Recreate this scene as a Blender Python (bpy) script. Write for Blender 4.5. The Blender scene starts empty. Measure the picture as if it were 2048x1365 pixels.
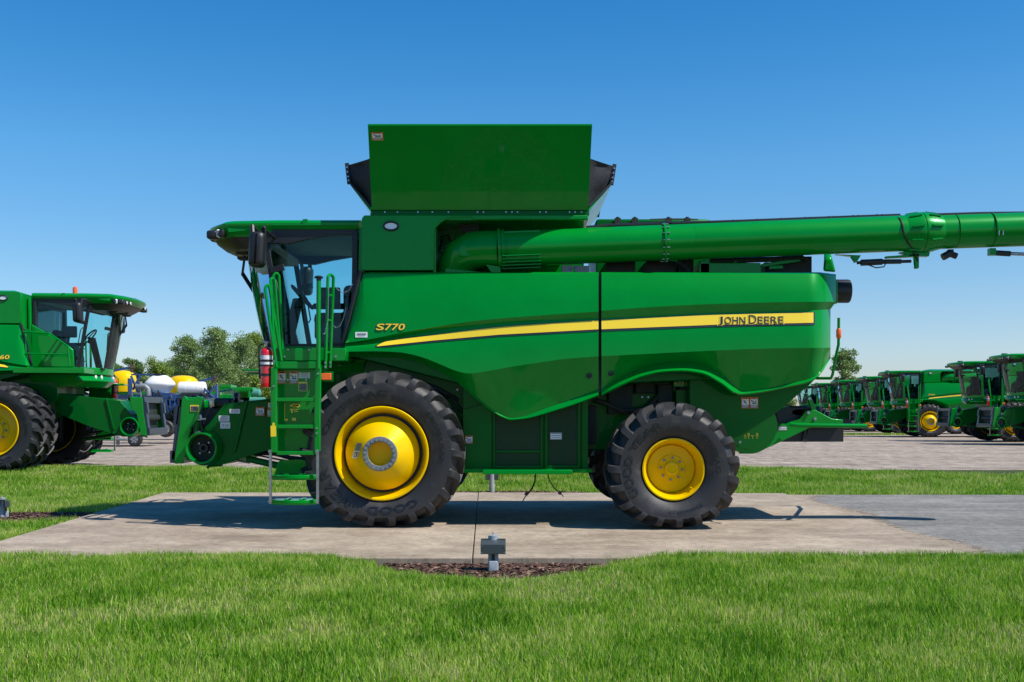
import bpy, math, random
import numpy as np
from mathutils import Vector, Matrix
random.seed(7); rng = np.random.default_rng(7)
PI = math.pi
SC = bpy.context.scene
COL = SC.collection

# ------------------------------------------------------------------ camera, sky, sun
F = 2200.0            # focal length in pixels of a 2048 px wide picture
H = 1.41              # eye height
HY = 827.0            # horizon row
cam = bpy.data.cameras.new('camera'); camo = bpy.data.objects.new('camera', cam); COL.objects.link(camo)
cam.sensor_width = 36; cam.lens = 36 * F / 2048; cam.shift_y = (HY - 682.5) / 2048
camo.location = (0, 0, H); camo.rotation_euler = (PI / 2, 0, 0)
cam.clip_start = .1; cam.clip_end = 3000
SC.camera = camo
SUN = Vector((0.68, -0.30, 1.0)).normalized()
sun = bpy.data.lights.new('sun', 'SUN'); suno = bpy.data.objects.new('sun', sun); COL.objects.link(suno)
sun.energy = 4.9; sun.angle = math.radians(.5); sun.color = (1, .95, .87)
suno.rotation_euler = SUN.to_track_quat('Z', 'Y').to_euler(); suno.location = (8, -8, 20)
w = bpy.data.worlds.new('World'); SC.world = w; w.use_nodes = True
nt = w.node_tree; bg = nt.nodes['Background']
sky = nt.nodes.new('ShaderNodeTexSky'); sky.sky_type = 'NISHITA'; sky.sun_disc = False
sky.sun_elevation = math.asin(SUN.z); sky.sun_rotation = math.atan2(SUN.x, SUN.y)
sky.air_density = 1.0; sky.dust_density = .35; sky.ozone_density = 3.0; sky.altitude = 200
hs = nt.nodes.new('ShaderNodeHueSaturation'); hs.inputs['Saturation'].default_value = 1.42
tg = nt.nodes.new('ShaderNodeTexCoord'); sx = nt.nodes.new('ShaderNodeSeparateXYZ'); nt.links.new(tg.outputs['Generated'], sx.inputs[0])
rp = nt.nodes.new('ShaderNodeValToRGB'); nt.links.new(sx.outputs['Z'], rp.inputs[0])     # hazier, greyer air low over the horizon
rp.color_ramp.elements[0].position = .0; rp.color_ramp.elements[0].color = (.66, .67, .87, 1); rp.color_ramp.elements[1].position = .36; rp.color_ramp.elements[1].color = (1, 1, 1, 1)
e_ = rp.color_ramp.elements.new(.13); e_.color = (.97, .90, .90, 1); e_ = rp.color_ramp.elements.new(.22); e_.color = (1.16, 1.06, 1.0, 1)
mxs = nt.nodes.new('ShaderNodeMix'); mxs.data_type = 'RGBA'; mxs.blend_type = 'MULTIPLY'; mxs.inputs[0].default_value = 1
nt.links.new(sky.outputs[0], hs.inputs['Color']); nt.links.new(hs.outputs[0], mxs.inputs[6]); nt.links.new(rp.outputs[0], mxs.inputs[7]); nt.links.new(mxs.outputs[2], bg.inputs[0]); bg.inputs[1].default_value = .125
SC.view_settings.view_transform = 'Standard'; SC.view_settings.look = 'None'
SC.view_settings.exposure = .28; SC.view_settings.gamma = 1
SC.cycles.max_bounces = 8; SC.cycles.transparent_max_bounces = 12

# ------------------------------------------------------------------ materials
def mat(name, col, rough=.5, metal=0, coat=0, spec=.5, noise=None, bump=None, tint=None):
    m = bpy.data.materials.new(name); m.use_nodes = True
    n = m.node_tree.nodes; l = m.node_tree.links; p = n['Principled BSDF']
    p.inputs['Base Color'].default_value = (*col, 1); p.inputs['Roughness'].default_value = rough
    p.inputs['Metallic'].default_value = metal; p.inputs['Coat Weight'].default_value = coat
    p.inputs['Coat Roughness'].default_value = .03; p.inputs['Specular IOR Level'].default_value = spec
    if tint: p.inputs['Specular Tint'].default_value = (*tint, 1); p.inputs['Coat Tint'].default_value = (1, 1, 1, 1)
    tc = n.new('ShaderNodeTexCoord')
    if noise:                       # (scale, second colour, low, high)
        sc, c2, lo, hi = noise
        t = n.new('ShaderNodeTexNoise'); t.inputs['Scale'].default_value = sc; t.inputs['Detail'].default_value = 6
        t.inputs['Roughness'].default_value = .65
        r = n.new('ShaderNodeValToRGB'); r.color_ramp.elements[0].position = lo; r.color_ramp.elements[1].position = hi
        r.color_ramp.elements[0].color = (*col, 1); r.color_ramp.elements[1].color = (*c2, 1)
        l.new(tc.outputs['Object'], t.inputs['Vector']); l.new(t.outputs['Fac'], r.inputs[0]); l.new(r.outputs[0], p.inputs['Base Color'])
    if bump:
        sc, st = bump
        t = n.new('ShaderNodeTexNoise'); t.inputs['Scale'].default_value = sc; t.inputs['Detail'].default_value = 4
        b = n.new('ShaderNodeBump'); b.inputs['Strength'].default_value = st; b.inputs['Distance'].default_value = .02
        l.new(tc.outputs['Object'], t.inputs['Vector']); l.new(t.outputs['Fac'], b.inputs['Height']); l.new(b.outputs[0], p.inputs['Normal'])
    return m

M = {}
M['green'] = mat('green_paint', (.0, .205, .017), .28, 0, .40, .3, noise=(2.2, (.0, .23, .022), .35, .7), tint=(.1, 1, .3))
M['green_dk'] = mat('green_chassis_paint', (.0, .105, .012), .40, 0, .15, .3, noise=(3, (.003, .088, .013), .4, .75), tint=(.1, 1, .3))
M['yellow'] = mat('yellow_paint', (.80, .50, .0), .35, 0, .3, .3, noise=(4, (.74, .455, .0), .4, .75), tint=(1, .8, .1))
M['decal_yellow'] = mat('decal_yellow', (.88, .62, .01), .4, 0, .6)
M['decal_black'] = mat('decal_black', (.012, .012, .016), .4, 0, .6)
M['rubber'] = mat('tyre_rubber', (.022, .022, .024), .55, 0, 0, .45, noise=(5, (.085, .076, .066), .52, .88), bump=(60, .12))
M['letter'] = mat('raised_rubber_letters', (.010, .010, .011), .4, 0, 0, .5)
M['black'] = mat('black_plastic', (.012, .012, .014), .45, 0, 0, .5, bump=(90, .05))
M['dark'] = mat('dark_machinery', (.010, .016, .012), .7, noise=(6, (.022, .03, .022), .4, .8))
M['fabric'] = mat('black_tarp', (.012, .013, .018), .75, bump=(7, .6))
M['steel'] = mat('bare_steel', (.42, .43, .45), .35, .9, noise=(20, (.25, .25, .26), .4, .8))
M['greysteel'] = mat('grey_steel', (.2, .22, .23), .5, .3, bump=(30, .1))
M['white'] = mat('white_plastic', (.78, .78, .76), .45, noise=(3, (.66, .66, .64), .5, .9))
M['sticker'] = mat('sticker_white', (.72, .73, .74), .4)
M['orange'] = mat('sticker_orange', (.75, .14, .01), .45)
M['red'] = mat('extinguisher_red', (.62, .006, .012), .25, 0, .8)
M['blue'] = mat('blue_paint', (.012, .06, .19), .4, 0, .4, noise=(3, (.015, .05, .15), .4, .8))
M['teal'] = mat('teal_tank', (.07, .27, .20), .45)
M['brown'] = mat('rusty_disc', (.09, .035, .018), .7, noise=(9, (.04, .02, .015), .4, .7))
M['navy'] = mat('sky_tinted_frame_paint', (.012, .026, .044), .5, 0, .3)  # frame paint, with the blue of reflected sky put into its colour
M['cream'] = mat('cream_rim', (.62, .58, .40), .5)
M['silver'] = mat('silver_car_paint', (.33, .34, .36), .3, .5, .8)
M['interior'] = mat('cab_lining', (.42, .40, .36), .8, noise=(8, (.36, .34, .31), .4, .8))
M['seat'] = mat('seat_cloth', (.02, .021, .026), .85, bump=(60, .2))
M['screen_mesh'] = mat('perforated_screen', (.004, .035, .008), .5)
M['lampglass'] = mat('lamp_lens', (.75, .77, .78), .12, 0, .5)
def amber():
    m = mat('amber_lens', (.85, .13, .005), .2, 0, .6, bump=(70, .3)); return m
M['amber'] = amber()
def glass(name, tint, gl=.10):
    m = bpy.data.materials.new(name); m.use_nodes = True; n = m.node_tree.nodes; l = m.node_tree.links
    n.remove(n['Principled BSDF']); out = n['Material Output']
    tr = n.new('ShaderNodeBsdfTransparent'); tr.inputs[0].default_value = (*tint, 1)
    g = n.new('ShaderNodeBsdfGlossy'); g.inputs['Roughness'].default_value = .03; g.inputs[0].default_value = (.8, .95, 1, 1)
    fr = n.new('ShaderNodeFresnel'); fr.inputs[0].default_value = 1.45
    mx = n.new('ShaderNodeMixShader'); l.new(fr.outputs[0], mx.inputs[0]); l.new(tr.outputs[0], mx.inputs[1]); l.new(g.outputs[0], mx.inputs[2])
    l.new(mx.outputs[0], out.inputs[0]); return m
M['glass'] = glass('tinted_cab_glass', (.58, .87, .90))

# ------------------------------------------------------------------ mesh helpers
class MB:
    def __init__(s): s.v = []; s.f = []; s.m = []
    def add(s, vs, fs, mi=0):
        o = len(s.v); s.v += [tuple(p) for p in vs]
        for f in fs: s.f.append([i + o for i in f]); s.m.append(mi)
        return s
    def box(s, x0, x1, y0, y1, z0, z1, mi=0):
        x0, x1 = sorted((x0, x1)); y0, y1 = sorted((y0, y1)); z0, z1 = sorted((z0, z1))
        return s.add([(x0,y0,z0),(x1,y0,z0),(x1,y1,z0),(x0,y1,z0),(x0,y0,z1),(x1,y0,z1),(x1,y1,z1),(x0,y1,z1)],
              [(0,3,2,1),(4,5,6,7),(0,1,5,4),(1,2,6,5),(2,3,7,6),(3,0,4,7)], mi)
    def bar(s, a, b, wd, hg, mi=0, up=(0, 0, 1)):     # rectangular bar from a to b
        a = Vector(a); b = Vector(b); d = (b - a).normalized(); u = Vector(up)
        if abs(d.dot(u)) > .95: u = Vector((1, 0, 0))
        sd = d.cross(u).normalized(); u = sd.cross(d)
        q = [sd*wd/2+u*hg/2, -sd*wd/2+u*hg/2, -sd*wd/2-u*hg/2, sd*wd/2-u*hg/2]
        return s.add([a+k for k in q]+[b+k for k in q], [(0,1,2,3),(7,6,5,4),(0,4,5,1),(1,5,6,2),(2,6,7,3),(3,7,4,0)], mi)
    def prism(s, pts, y0, y1, mi=0):                  # outline in x,z pushed along y
        n = len(pts); A = sum(pts[i][0]*pts[(i+1)%n][1]-pts[(i+1)%n][0]*pts[i][1] for i in range(n))
        if A < 0: pts = pts[::-1]
        y0, y1 = sorted((y0, y1))
        return s.add([(x, y0, z) for x, z in pts]+[(x, y1, z) for x, z in pts],
              [tuple(range(n)), tuple(range(2*n-1, n-1, -1))]+[(i, i+n, (i+1)%n+n, (i+1)%n) for i in range(n)], mi)
    def plan(s, pts, z0, z1, mi=0):                   # outline in x,y pushed along z
        n = len(pts); A = sum(pts[i][0]*pts[(i+1)%n][1]-pts[(i+1)%n][0]*pts[i][1] for i in range(n))
        if A < 0: pts = pts[::-1]
        return s.add([(x, y, z0) for x, y in pts]+[(x, y, z1) for x, y in pts],
              [tuple(range(n-1, -1, -1)), tuple(range(n, 2*n))]+[(i, (i+1)%n, (i+1)%n+n, i+n) for i in range(n)], mi)
    def loft(s, rings, mi=0, caps=True, closed=True):
        n = len(rings[0]); vs = [p for r in rings for p in r]; fs = []
        for k in range(len(rings)-1):
            for i in range(n if closed else n-1):
                j = (i+1) % n; fs.append((k*n+i, k*n+j, (k+1)*n+j, (k+1)*n+i))
        if caps and closed: fs += [tuple(range(n-1, -1, -1)), tuple(range((len(rings)-1)*n, len(rings)*n))]
        return s.add(vs, fs, mi)
    def grid(s, rows, mi=0): return s.loft(rows, mi, False, False)
    def tube(s, path, r, n=10, mi=0, closed=False):
        P = [Vector(p) for p in path]; R = r if isinstance(r, (list, tuple)) else [r]*len(P); rings = []; pu = None
        for i, p in enumerate(P):
            if closed: d = P[(i+1) % len(P)] - P[i-1]
            else: d = P[min(i+1, len(P)-1)] - P[max(i-1, 0)]
            d.normalize()
            if pu is None:
                u = Vector((0, 0, 1)) if abs(d.z) < .9 else Vector((0, 1, 0))
            else: u = pu
            u = (u - d*u.dot(d)).normalized(); pu = u; sd = d.cross(u)
            rings.append([p + (u*math.cos(2*PI*k/n) + sd*math.sin(2*PI*k/n))*R[i] for k in range(n)])
        if closed: rings.append(rings[0])
        return s.loft(rings, mi, not closed)
    def lathe(s, prof, c=(0,0,0), axis='y', n=32, mi=0, closed=False):   # prof (r, t)
        c = Vector(c); rings = []
        for r, t in prof:
            ring = []
            for k in range(n):
                a = 2*PI*k/n; u, v = r*math.cos(a), r*math.sin(a)
                ring.append(c + Vector({'y': (u, t, v), 'z': (u, v, t), 'x': (t, u, v)}[axis]))
            rings.append(ring)
        return s.loft(rings, mi, not closed)
    def cyl(s, a, b, r, n=12, mi=0): return s.tube([a, b], r, n, mi)
    def rbox(s, x0, x1, y0, y1, z0, z1, r=.05, mi=0):      # box rounded in all outline corners (x,z), softened in y
        def rr(ax, bx, az, bz, q):
            o = []
            for cx, cz, a0 in ((bx-q, bz-q, 0), (ax+q, bz-q, 90), (ax+q, az+q, 180), (bx-q, az+q, 270)):
                for k in range(5):
                    a = math.radians(a0+k*22.5); o.append((cx+q*math.cos(a), cz+q*math.sin(a)))
            return o
        rings = []
        for y, ins in ((y0, r*.8), (y0+r*.25, r*.3), (y0+r*.8, 0), (y1-r*.8, 0), (y1-r*.25, r*.3), (y1, r*.8)):
            rings.append([(x, y, z) for x, z in rr(x0+ins, x1-ins, z0+ins, z1-ins, r)])
        return s.loft(rings, mi)
    def mirror(s):
        m = MB(); m.v = [(x, -y, z) for x, y, z in s.v]; m.f = [f[::-1] for f in s.f]; m.m = list(s.m); return m
    def build(s, name, mats, parent=None, sharp=38, bevel=0, solid=0, fix=True):
        me = bpy.data.meshes.new(name); me.from_pydata(s.v, [], s.f)
        for k in (mats if isinstance(mats, (list, tuple)) else [mats]): me.materials.append(M[k] if isinstance(k, str) else k)
        me.polygons.foreach_set('material_index', s.m)
        if fix:
            import bmesh
            bm = bmesh.new(); bm.from_mesh(me); bmesh.ops.recalc_face_normals(bm, faces=bm.faces); bm.to_mesh(me); bm.free()
        me.polygons.foreach_set('use_smooth', [True]*len(me.polygons))
        me.set_sharp_from_angle(angle=math.radians(sharp)); me.update()
        o = bpy.data.objects.new(name, me); COL.objects.link(o)
        if parent: o.parent = parent
        if solid:
            q = o.modifiers.new('solid', 'SOLIDIFY'); q.thickness = solid; q.offset = -1
            q = o.modifiers.new('split', 'EDGE_SPLIT'); q.split_angle = math.radians(50)
        if bevel:
            q = o.modifiers.new('bevel', 'BEVEL'); q.width = bevel; q.segments = 2; q.limit_method = 'ANGLE'; q.angle_limit = math.radians(40)
        return o

def build_each(mb, name, mats, parent, gap=.03, **kw):
    """one object per separate piece (pieces whose boxes touch stay together)"""
    n = len(mb.v); par = list(range(n))
    def find(a):
        while par[a] != a: par[a] = par[par[a]]; a = par[a]
        return a
    for f in mb.f:
        for i in f[1:]: par[find(i)] = find(f[0])
    isl = {}
    for i in range(n): isl.setdefault(find(i), []).append(i)
    V = np.array(mb.v); bx = [(V[k].min(0)-gap/2, V[k].max(0)+gap/2, k) for k in isl.values()]
    g = list(range(len(bx)))
    def fg(a):
        while g[a] != a: a = g[a]
        return a
    for a in range(len(bx)):
        for b in range(a):
            if (bx[a][0] <= bx[b][1]).all() and (bx[b][0] <= bx[a][1]).all(): g[fg(a)] = fg(b)
    owner = {}
    for a, t in enumerate(bx):
        for i in t[2]: owner[i] = fg(a)
    out = []
    for q in sorted(set(owner.values())):
        m2 = MB(); idx = {}
        for f, mi in zip(mb.f, mb.m):
            if owner[f[0]] != q: continue
            for i in f:
                if i not in idx: idx[i] = len(m2.v); m2.v.append(mb.v[i])
            m2.f.append([idx[i] for i in f]); m2.m.append(mi)
        out.append(m2.build(name, mats, parent, **kw))
    return out

def empty(name, loc, rz=0):
    o = bpy.data.objects.new(name, None); COL.objects.link(o); o.location = loc; o.rotation_euler = (0, 0, rz); o.empty_display_size = .3
    return o
def tag(o, label=None, cat=None, group=None, kind=None):
    if label: o['label'] = label
    if cat: o['category'] = cat
    if group: o['group'] = group
    if kind: o['kind'] = kind
    return o
def stem(n): return n.split('.')[0]
def copy_tree(o, parent=None, skip=()):
    c = o.copy(); COL.objects.link(c); c.parent = parent
    for ch in list(o.children):
        if stem(ch.name) in skip: continue
        copy_tree(ch, c, skip)
    return c

_tc = {}
def text2d(body, off=0.0):
    """flat glyph mesh, scaled so that x runs 0..width (in cap heights) and y 0..1"""
    k = (body, off)
    if k in _tc: return _tc[k]
    cu = bpy.data.curves.new('t', 'FONT'); cu.body = body; cu.offset = off; cu.resolution_u = 3; cu.size = 1
    o = bpy.data.objects.new('t', cu); COL.objects.link(o)
    dg = bpy.context.evaluated_depsgraph_get(); me = bpy.data.meshes.new_from_object(o.evaluated_get(dg))
    V = np.array([v.co[:2] for v in me.vertices]); Fc = [tuple(p.vertices) for p in me.polygons]
    bpy.data.objects.remove(o); bpy.data.curves.remove(cu); bpy.data.meshes.remove(me)
    _tc[k] = (V, Fc); return V, Fc
def text_mb(mb, body, fn, mi=0, off=0.0, ref=None):
    """fn maps u 0..1 along the word and v 0..1 up the letters"""
    V, Fc = text2d(body, off); B, _ = text2d(body, 0.0)
    lo, hi = B.min(0), B.max(0)
    U = (V - lo)/(hi - lo)
    mb.add([fn(u, v) for u, v in U], Fc, mi)

# ------------------------------------------------------------------ main machine frame: photo column, row and side offset -> metres
YC = 15.25                                  # centre line of the big combine (distance)
XA = (763 - 1024) * 13.55 / F               # its front axle
def L(px, py, yl):
    Y = YC - yl
    return (XA - (px - 1024)*Y/F, yl, H + (HY - py)*Y/F)
def LX(px, yl): return L(px, 0, yl)[0]
def LZ(py, yl): return L(0, py, yl)[2]
def Q(pts, yl): return [(L(a, b, yl)[0], L(a, b, yl)[2]) for a, b in pts]
def LL(pts): return [L(*p) for p in pts]

# ------------------------------------------------------------------ wheels
def tyre_mb(R, W, Rr, nl, load, texts):
    mb = MB()
    half = [(Rr-.012, .34), (Rr+.02, .385), (Rr+.05, .43), (Rr+.12, .475), ((Rr+R)/2, .50), (R-.205, .495), (R-.172, .502), (R-.158, .497), (R-.148, .455), (R-.105, .41), (R-.074, .33), (R-.062, .16), (R-.058, 0)]
    prof = [(r, W*t) for r, t in half] + [(r, -W*t) for r, t in half[-2::-1]]
    n = 96
    rings = [[(r*math.cos(2*PI*k/n), t, r*math.sin(2*PI*k/n)) for k in range(n)] for r, t in prof]
    mb.loft(rings, 0, False)
    st = 2*PI/nl
    for s in (1, -1):
        for k in range(nl):
            a0 = st*(k + (.5 if s < 0 else 0))
            #        y_top  r_top   y_bot  r_bot   angle  half width top, bottom
            path = [(-.02, R, -.02, R-.075, .95, .024, .036), (.12, R, .12, R-.075, .66, .027, .042), (.26, R-.002, .26, R-.08, .40, .031, .048),
                    (.38, R-.008, .36, R-.09, .19, .037, .054), (.455, R-.022, .41, R-.11, .06, .040, .058), (.488, R-.05, .43, R-.13, .0, .042, .064),
                    (.506, R-.11, .45, R-.14, -.02, .042, .068), (.508, R-.150, .46, R-.16, -.03, .046, .082), (.500, R-.176, .46, R-.18, -.03, .052, .096)]
            rows = []
            for yt, rt, yb, rb, an, wt, wb in path:
                a = a0 + an*st*.9
                row = []
                for y, r, wd in ((yb, rb, -wb), (yt, rt, -wt), (yt, rt, wt), (yb, rb, wb)):
                    b = a + wd/R; row.append((r*math.cos(b), s*y*W, r*math.sin(b)))
                rows.append(row)
            vs = [p for r in rows for p in r]; fs = []
            for i in range(len(rows)-1):
                for j in range(3): fs.append((i*4+j, i*4+j+1, i*4+5+j, i*4+4+j))
            fs += [(0, 1, 2, 3), tuple(len(rows)*4-4+q for q in (3, 2, 1, 0))]
            mb.add(vs, fs, 0)
    def side_y(r):
        rs = [h[0] for h in half[:7]]; ts = [h[1]*W for h in half[:7]]
        return float(np.interp(r, rs, ts))
    for body, a_start, a_end, r0, r1 in texts:           # clockwise, letter tops outward; angle 0 = rear, 90 = up
        def fn(u, v, a_start=a_start, a_end=a_end, r0=r0, r1=r1):
            a = math.radians(a_start + (a_end - a_start)*u); r = r0 + (r1 - r0)*v
            return (-r*math.cos(a), side_y(r) + .009, r*math.sin(a))
        text_mb(mb, body, fn, 1, .012)
    zc = .55*R
    def sq(p):
        x, y, z = p
        if z < -zc:
            q = (-z - zc)/(R - zc); z = -zc - q*(load - zc); y *= 1 + .10*q*(1-q)*2
        return (x, y, z)
    mb.v = [sq(p) for p in mb.v]
    return mb
def ring_bolts(mb, rad, n, y, r, h, mi, seg=8):
    for k in range(n):
        a = 2*PI*k/n + .1; c = (rad*math.cos(a), y, rad*math.sin(a)); mb.cyl(c, (c[0], y+h, c[2]), r, seg, mi)
def front_wheel(parent, loc, rz=0):
    hub = MB()
    hub.lathe([(.457, .085), (.457, .13), (.448, .150), (.36, .222), (.28, .300), (.205, .365), (.205, .12), (.455, .07)], n=64, closed=True)
    hub.lathe([(.150, .385), (.150, .30), (.145, .262), (.0, .262)], n=48, closed=True)
    w = hub.build('wheel', ['yellow', 'black'], parent, 28)
    w.location = loc; w.rotation_euler = (0, 0, rz)
    rg = MB(); rg.lathe([(.212, .35), (.212, .40), (.206, .408), (.152, .408), (.148, .40), (.148, .37)], n=64, closed=True)
    ring_bolts(rg, .180, 20, .406, .021, .024, 1, 10)
    rg.build('hub_ring', ['greysteel', 'steel'], w)
    rim = MB(); rim.lathe([(.555, .20), (.578, .226), (.583, .242), (.574, .252), (.556, .25), (.545, .225), (.50, .09), (.485, .03), (.485, -.16), (.545, -.20), (.58, -.24), (.60, -.24)], n=72, closed=True)
    rim.lathe([(.49, .035), (.44, .035)], n=48, mi=1, closed=True); rim.lathe([(.602, -.243), (.56, -.225), (.2, -.17), (0, -.17)], n=48, mi=1, closed=True)  # black gap ring; black back disc stands in for shade inside the rim
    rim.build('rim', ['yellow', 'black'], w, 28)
    t = bpy.data.objects.new('tyre', T_FRONT); COL.objects.link(t); t.parent = w
    return w
def outer_dual(parent):
    hub = MB(); hub.lathe([(.50, -.02), (.44, .0), (.30, .0), (.29, .02), (.19, .02), (.185, .05), (.0, .05)], n=56, closed=True)
    ring_bolts(hub, .24, 10, .018, .022, .05, 1)
    w = hub.build('wheel', ['yellow', 'greysteel'], parent)
    rim = MB(); rim.lathe([(.555, .20), (.578, .226), (.583, .242), (.574, .252), (.556, .25), (.545, .225), (.53, .12), (.50, .02), (.49, -.05), (.48, -.16), (.545, -.20), (.58, -.24), (.60, -.24)], n=72, closed=True); rim.build('rim', 'yellow', w)
    t = bpy.data.objects.new('tyre', T_FRONT); COL.objects.link(t); t.parent = w
    return w
def rear_wheel(parent, loc, rz=0):
    hub = MB()
    hub.lathe([(.30, .06), (.285, .085), (.17, .085), (.165, .10), (.085, .10), (.08, .15), (.055, .155), (.05, .148), (0, .148)], n=48, closed=True)
    ring_bolts(hub, .135, 8, .098, .015, .03, 1)
    w = hub.build('wheel', ['yellow', 'greysteel'], parent); w.location = loc; w.rotation_euler = (0, 0, rz)
    rim = MB(); rim.lathe([(.36, .255), (.378, .27), (.378, .29), (.362, .292), (.345, .27), (.325, .19), (.305, .09), (.29, .05), (.29, -.25), (.36, -.27), (.38, -.28)], n=64, closed=True)
    rim.tube([(-.21, .21, -.235), (-.225, .27, -.23), (-.20, .285, -.215)], .007, 6)
    rim.build('rim', 'yellow', w)
    t = bpy.data.objects.new('tyre', T_REAR); COL.objects.link(t); t.parent = w
    return w
T_FRONT = None
def mk_tyre(name, mb):
    o = mb.build(name, ['rubber', 'letter'], None, 32); me = o.data; bpy.data.objects.remove(o); return me
T_FRONT = mk_tyre('front_tyre', tyre_mb(1.025, .56, .575, 22, .915, [('OPTITRAC', 160, 84, .70, .775), ('580/85R42', 42, -8, .72, .775), ('GOOD', -53, -103, .68, .785), ('YEAR', -121, -166, .68, .785)]))
T_REAR = mk_tyre('rear_tyre', tyre_mb(.82, .70, .372, 19, .725, [('GOOD', 215, 163, .51, .60), ('YEAR', 155, 106, .51, .60), ('OPTITRAC', 60, -4, .50, .56), ('750/65R26', -50, -97, .51, .56)]))

# ------------------------------------------------------------------ side panels (rows of the sculpted sheet: photo row, side offset)
def ip(pts): 
    a = [p[0] for p in pts]; b = [p[1] for p in pts]
    a = np.array(a, float); b = np.array(b, float)
    if len(a) < 5 or b[0]-b[1] > 100: return lambda x: float(np.interp(x, a, b))
    h = np.diff(a); d = np.diff(b)/h; m = np.zeros(len(a))          # smooth monotone curve through the points
    for i in range(1, len(a)-1):
        if d[i-1]*d[i] > 0: w1, w2 = 2*h[i]+h[i-1], h[i]+2*h[i-1]; m[i] = (w1+w2)/(w1/d[i-1]+w2/d[i])
    m[0], m[-1] = d[0], d[-1]
    def f(x):
        x = min(max(x, a[0]), a[-1]); i = min(len(h)-1, max(0, int(np.searchsorted(a, x)-1))); t = (x-a[i])/h[i]
        return float(b[i]*(1+2*t)*(1-t)**2+m[i]*h[i]*t*(1-t)**2+b[i+1]*t*t*(3-2*t)+m[i+1]*h[i]*t*t*(t-1))
    return f
FP = dict(x0=690, x1=1197, cols=70, rows=[
    (ip([(690, 686), (724, 547), (735, 544.5), (1197, 545)]), 1.46),
    (ip([(690, 686.3), (724, 550), (735, 548), (1197, 548.5)]), 1.515),
    (ip([(690, 686.6), (733, 680), (812, 664), (878, 653), (944, 643), (1075, 631.5), (1197, 623.6)]), 1.635),
    (ip([(690, 687), (733, 683), (812, 671), (878, 661), (944, 653), (1075, 642), (1197, 637)]), 1.578),
    (ip([(690, 704), (746, 703), (798, 705), (838, 713), (878, 728), (912, 742), (938, 747.5), (970, 743.5), (1023, 734), (1075, 726), (1128, 718.5), (1197, 713)]), 1.645),
    (ip([(690, 710), (746, 709), (785, 710), (828, 718), (864, 731), (904, 752), (930, 773), (957, 797), (983, 818), (1004, 831), (1023, 837), (1049, 833), (1060, 829), (1128, 804), (1197, 778)]), 1.47),
    (ip([(690, 712), (746, 711), (785, 712), (828, 720), (864, 733), (904, 754), (930, 775), (957, 799), (983, 820), (1004, 833), (1023, 839), (1049, 837), (1102, 823), (1155, 806), (1197, 790)]), 1.48)])
RP = dict(x0=1203, x1=1672, cols=90, rows=[
    (ip([(1203, 545), (1640, 545), (1672, 549)]), 1.46),
    (ip([(1203, 548.5), (1640, 548.5), (1672, 553)]), 1.515),
    (ip([(1203, 622), (1312, 614), (1443, 608), (1628, 604), (1672, 604)]), 1.635),
    (ip([(1203, 637), (1312, 631.5), (1443, 625), (1628, 621), (1672, 619)]), 1.578),
    (ip([(1203, 713), (1338, 706), (1443, 701), (1575, 696.6), (1672, 696)]), 1.645),
    (ip([(1203, 777), (1246, 754), (1285, 737), (1325, 728), (1364, 725.5), (1404, 731), (1443, 751), (1470, 773), (1483, 783), (1520, 779), (1575, 768), (1625, 756), (1650, 738), (1672, 712)]), 1.475),
    (ip([(1203, 790), (1246, 768), (1285, 752), (1325, 743), (1364, 741), (1404, 746), (1443, 766), (1470, 785), (1483, 788), (1520, 784), (1575, 773), (1625, 761), (1650, 743), (1672, 717)]), 1.505)])
def rnd(px): return .30*max(0, (px-1618)/54)**2.2
def flare(px, k, P):
    if P is RP and k == 6: return .115*max(0, 1-((px-1345)/140)**6) if abs(px-1345) < 140 else 0
    if P is FP and k == 6: return .05*min(1, max(0, (px-1045)/130))
    return 0
def p_y(P, k, px): return P['rows'][k][1] + flare(px, k, P) - (rnd(px) if P is RP else .07*max(0, (1100-px)/400))
def surf(P, px, py):
    r = [f(px) for f, _ in P['rows']]
    for k in range(len(r)-1):
        if py <= r[k+1] or k == len(r)-2:
            t = (py-r[k])/max(1e-6, r[k+1]-r[k]); return p_y(P, k, px)*(1-t) + p_y(P, k+1, px)*t
def panel_mb(P):
    mb = MB(); xs = np.linspace(P['x0'], P['x1'], P['cols']); rows = []
    nsub = (1, 4, 1, 4, 4, 2)
    for k in range(len(P['rows'])-1):
        seg = []
        for j in range(nsub[k]+1):
            t = j/nsub[k]; row = []
            for px in xs:
                a, b = P['rows'][k][0](px), P['rows'][k+1][0](px); py = a*(1-t)+max(a, b)*t
                bul = (.018*math.sin(PI*t) if k in (1, 3) else (-.012*math.sin(PI*t) if k == 4 else 0))
                yl = p_y(P, k, px)*(1-t) + p_y(P, k+1, px)*t + bul
                pxx = px - (11*max(0, (px-1600)/72)**2 if (P is RP and (k > 2 or (k == 2 and j == nsub[k]))) else 0)
                row.append(L(pxx, py, yl))
            seg.append(row)
        if k: seg = seg[1:]
        rows += seg
    mb.grid(rows); return mb
def strip(P, top, bot, x0, x1, lift, mb, mi, n=60, tip=None):
    rows = [[], []]
    xs = list(np.linspace(x0, x1, n))
    for px in xs:
        for k, c in enumerate((top, bot)):
            py = c(px); rows[k].append(L(px, py, surf(P, px, py) + bulge(P, px, py) + lift))
    mb.grid(rows, mi)
def bulge(P, px, py):
    r = [f(px) for f, _ in P['rows']]
    for k in (1, 3):
        if r[k] <= py <= r[k+1]: return .018*math.sin(PI*(py-r[k])/max(1e-6, r[k+1]-r[k]))
    return 0

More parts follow.
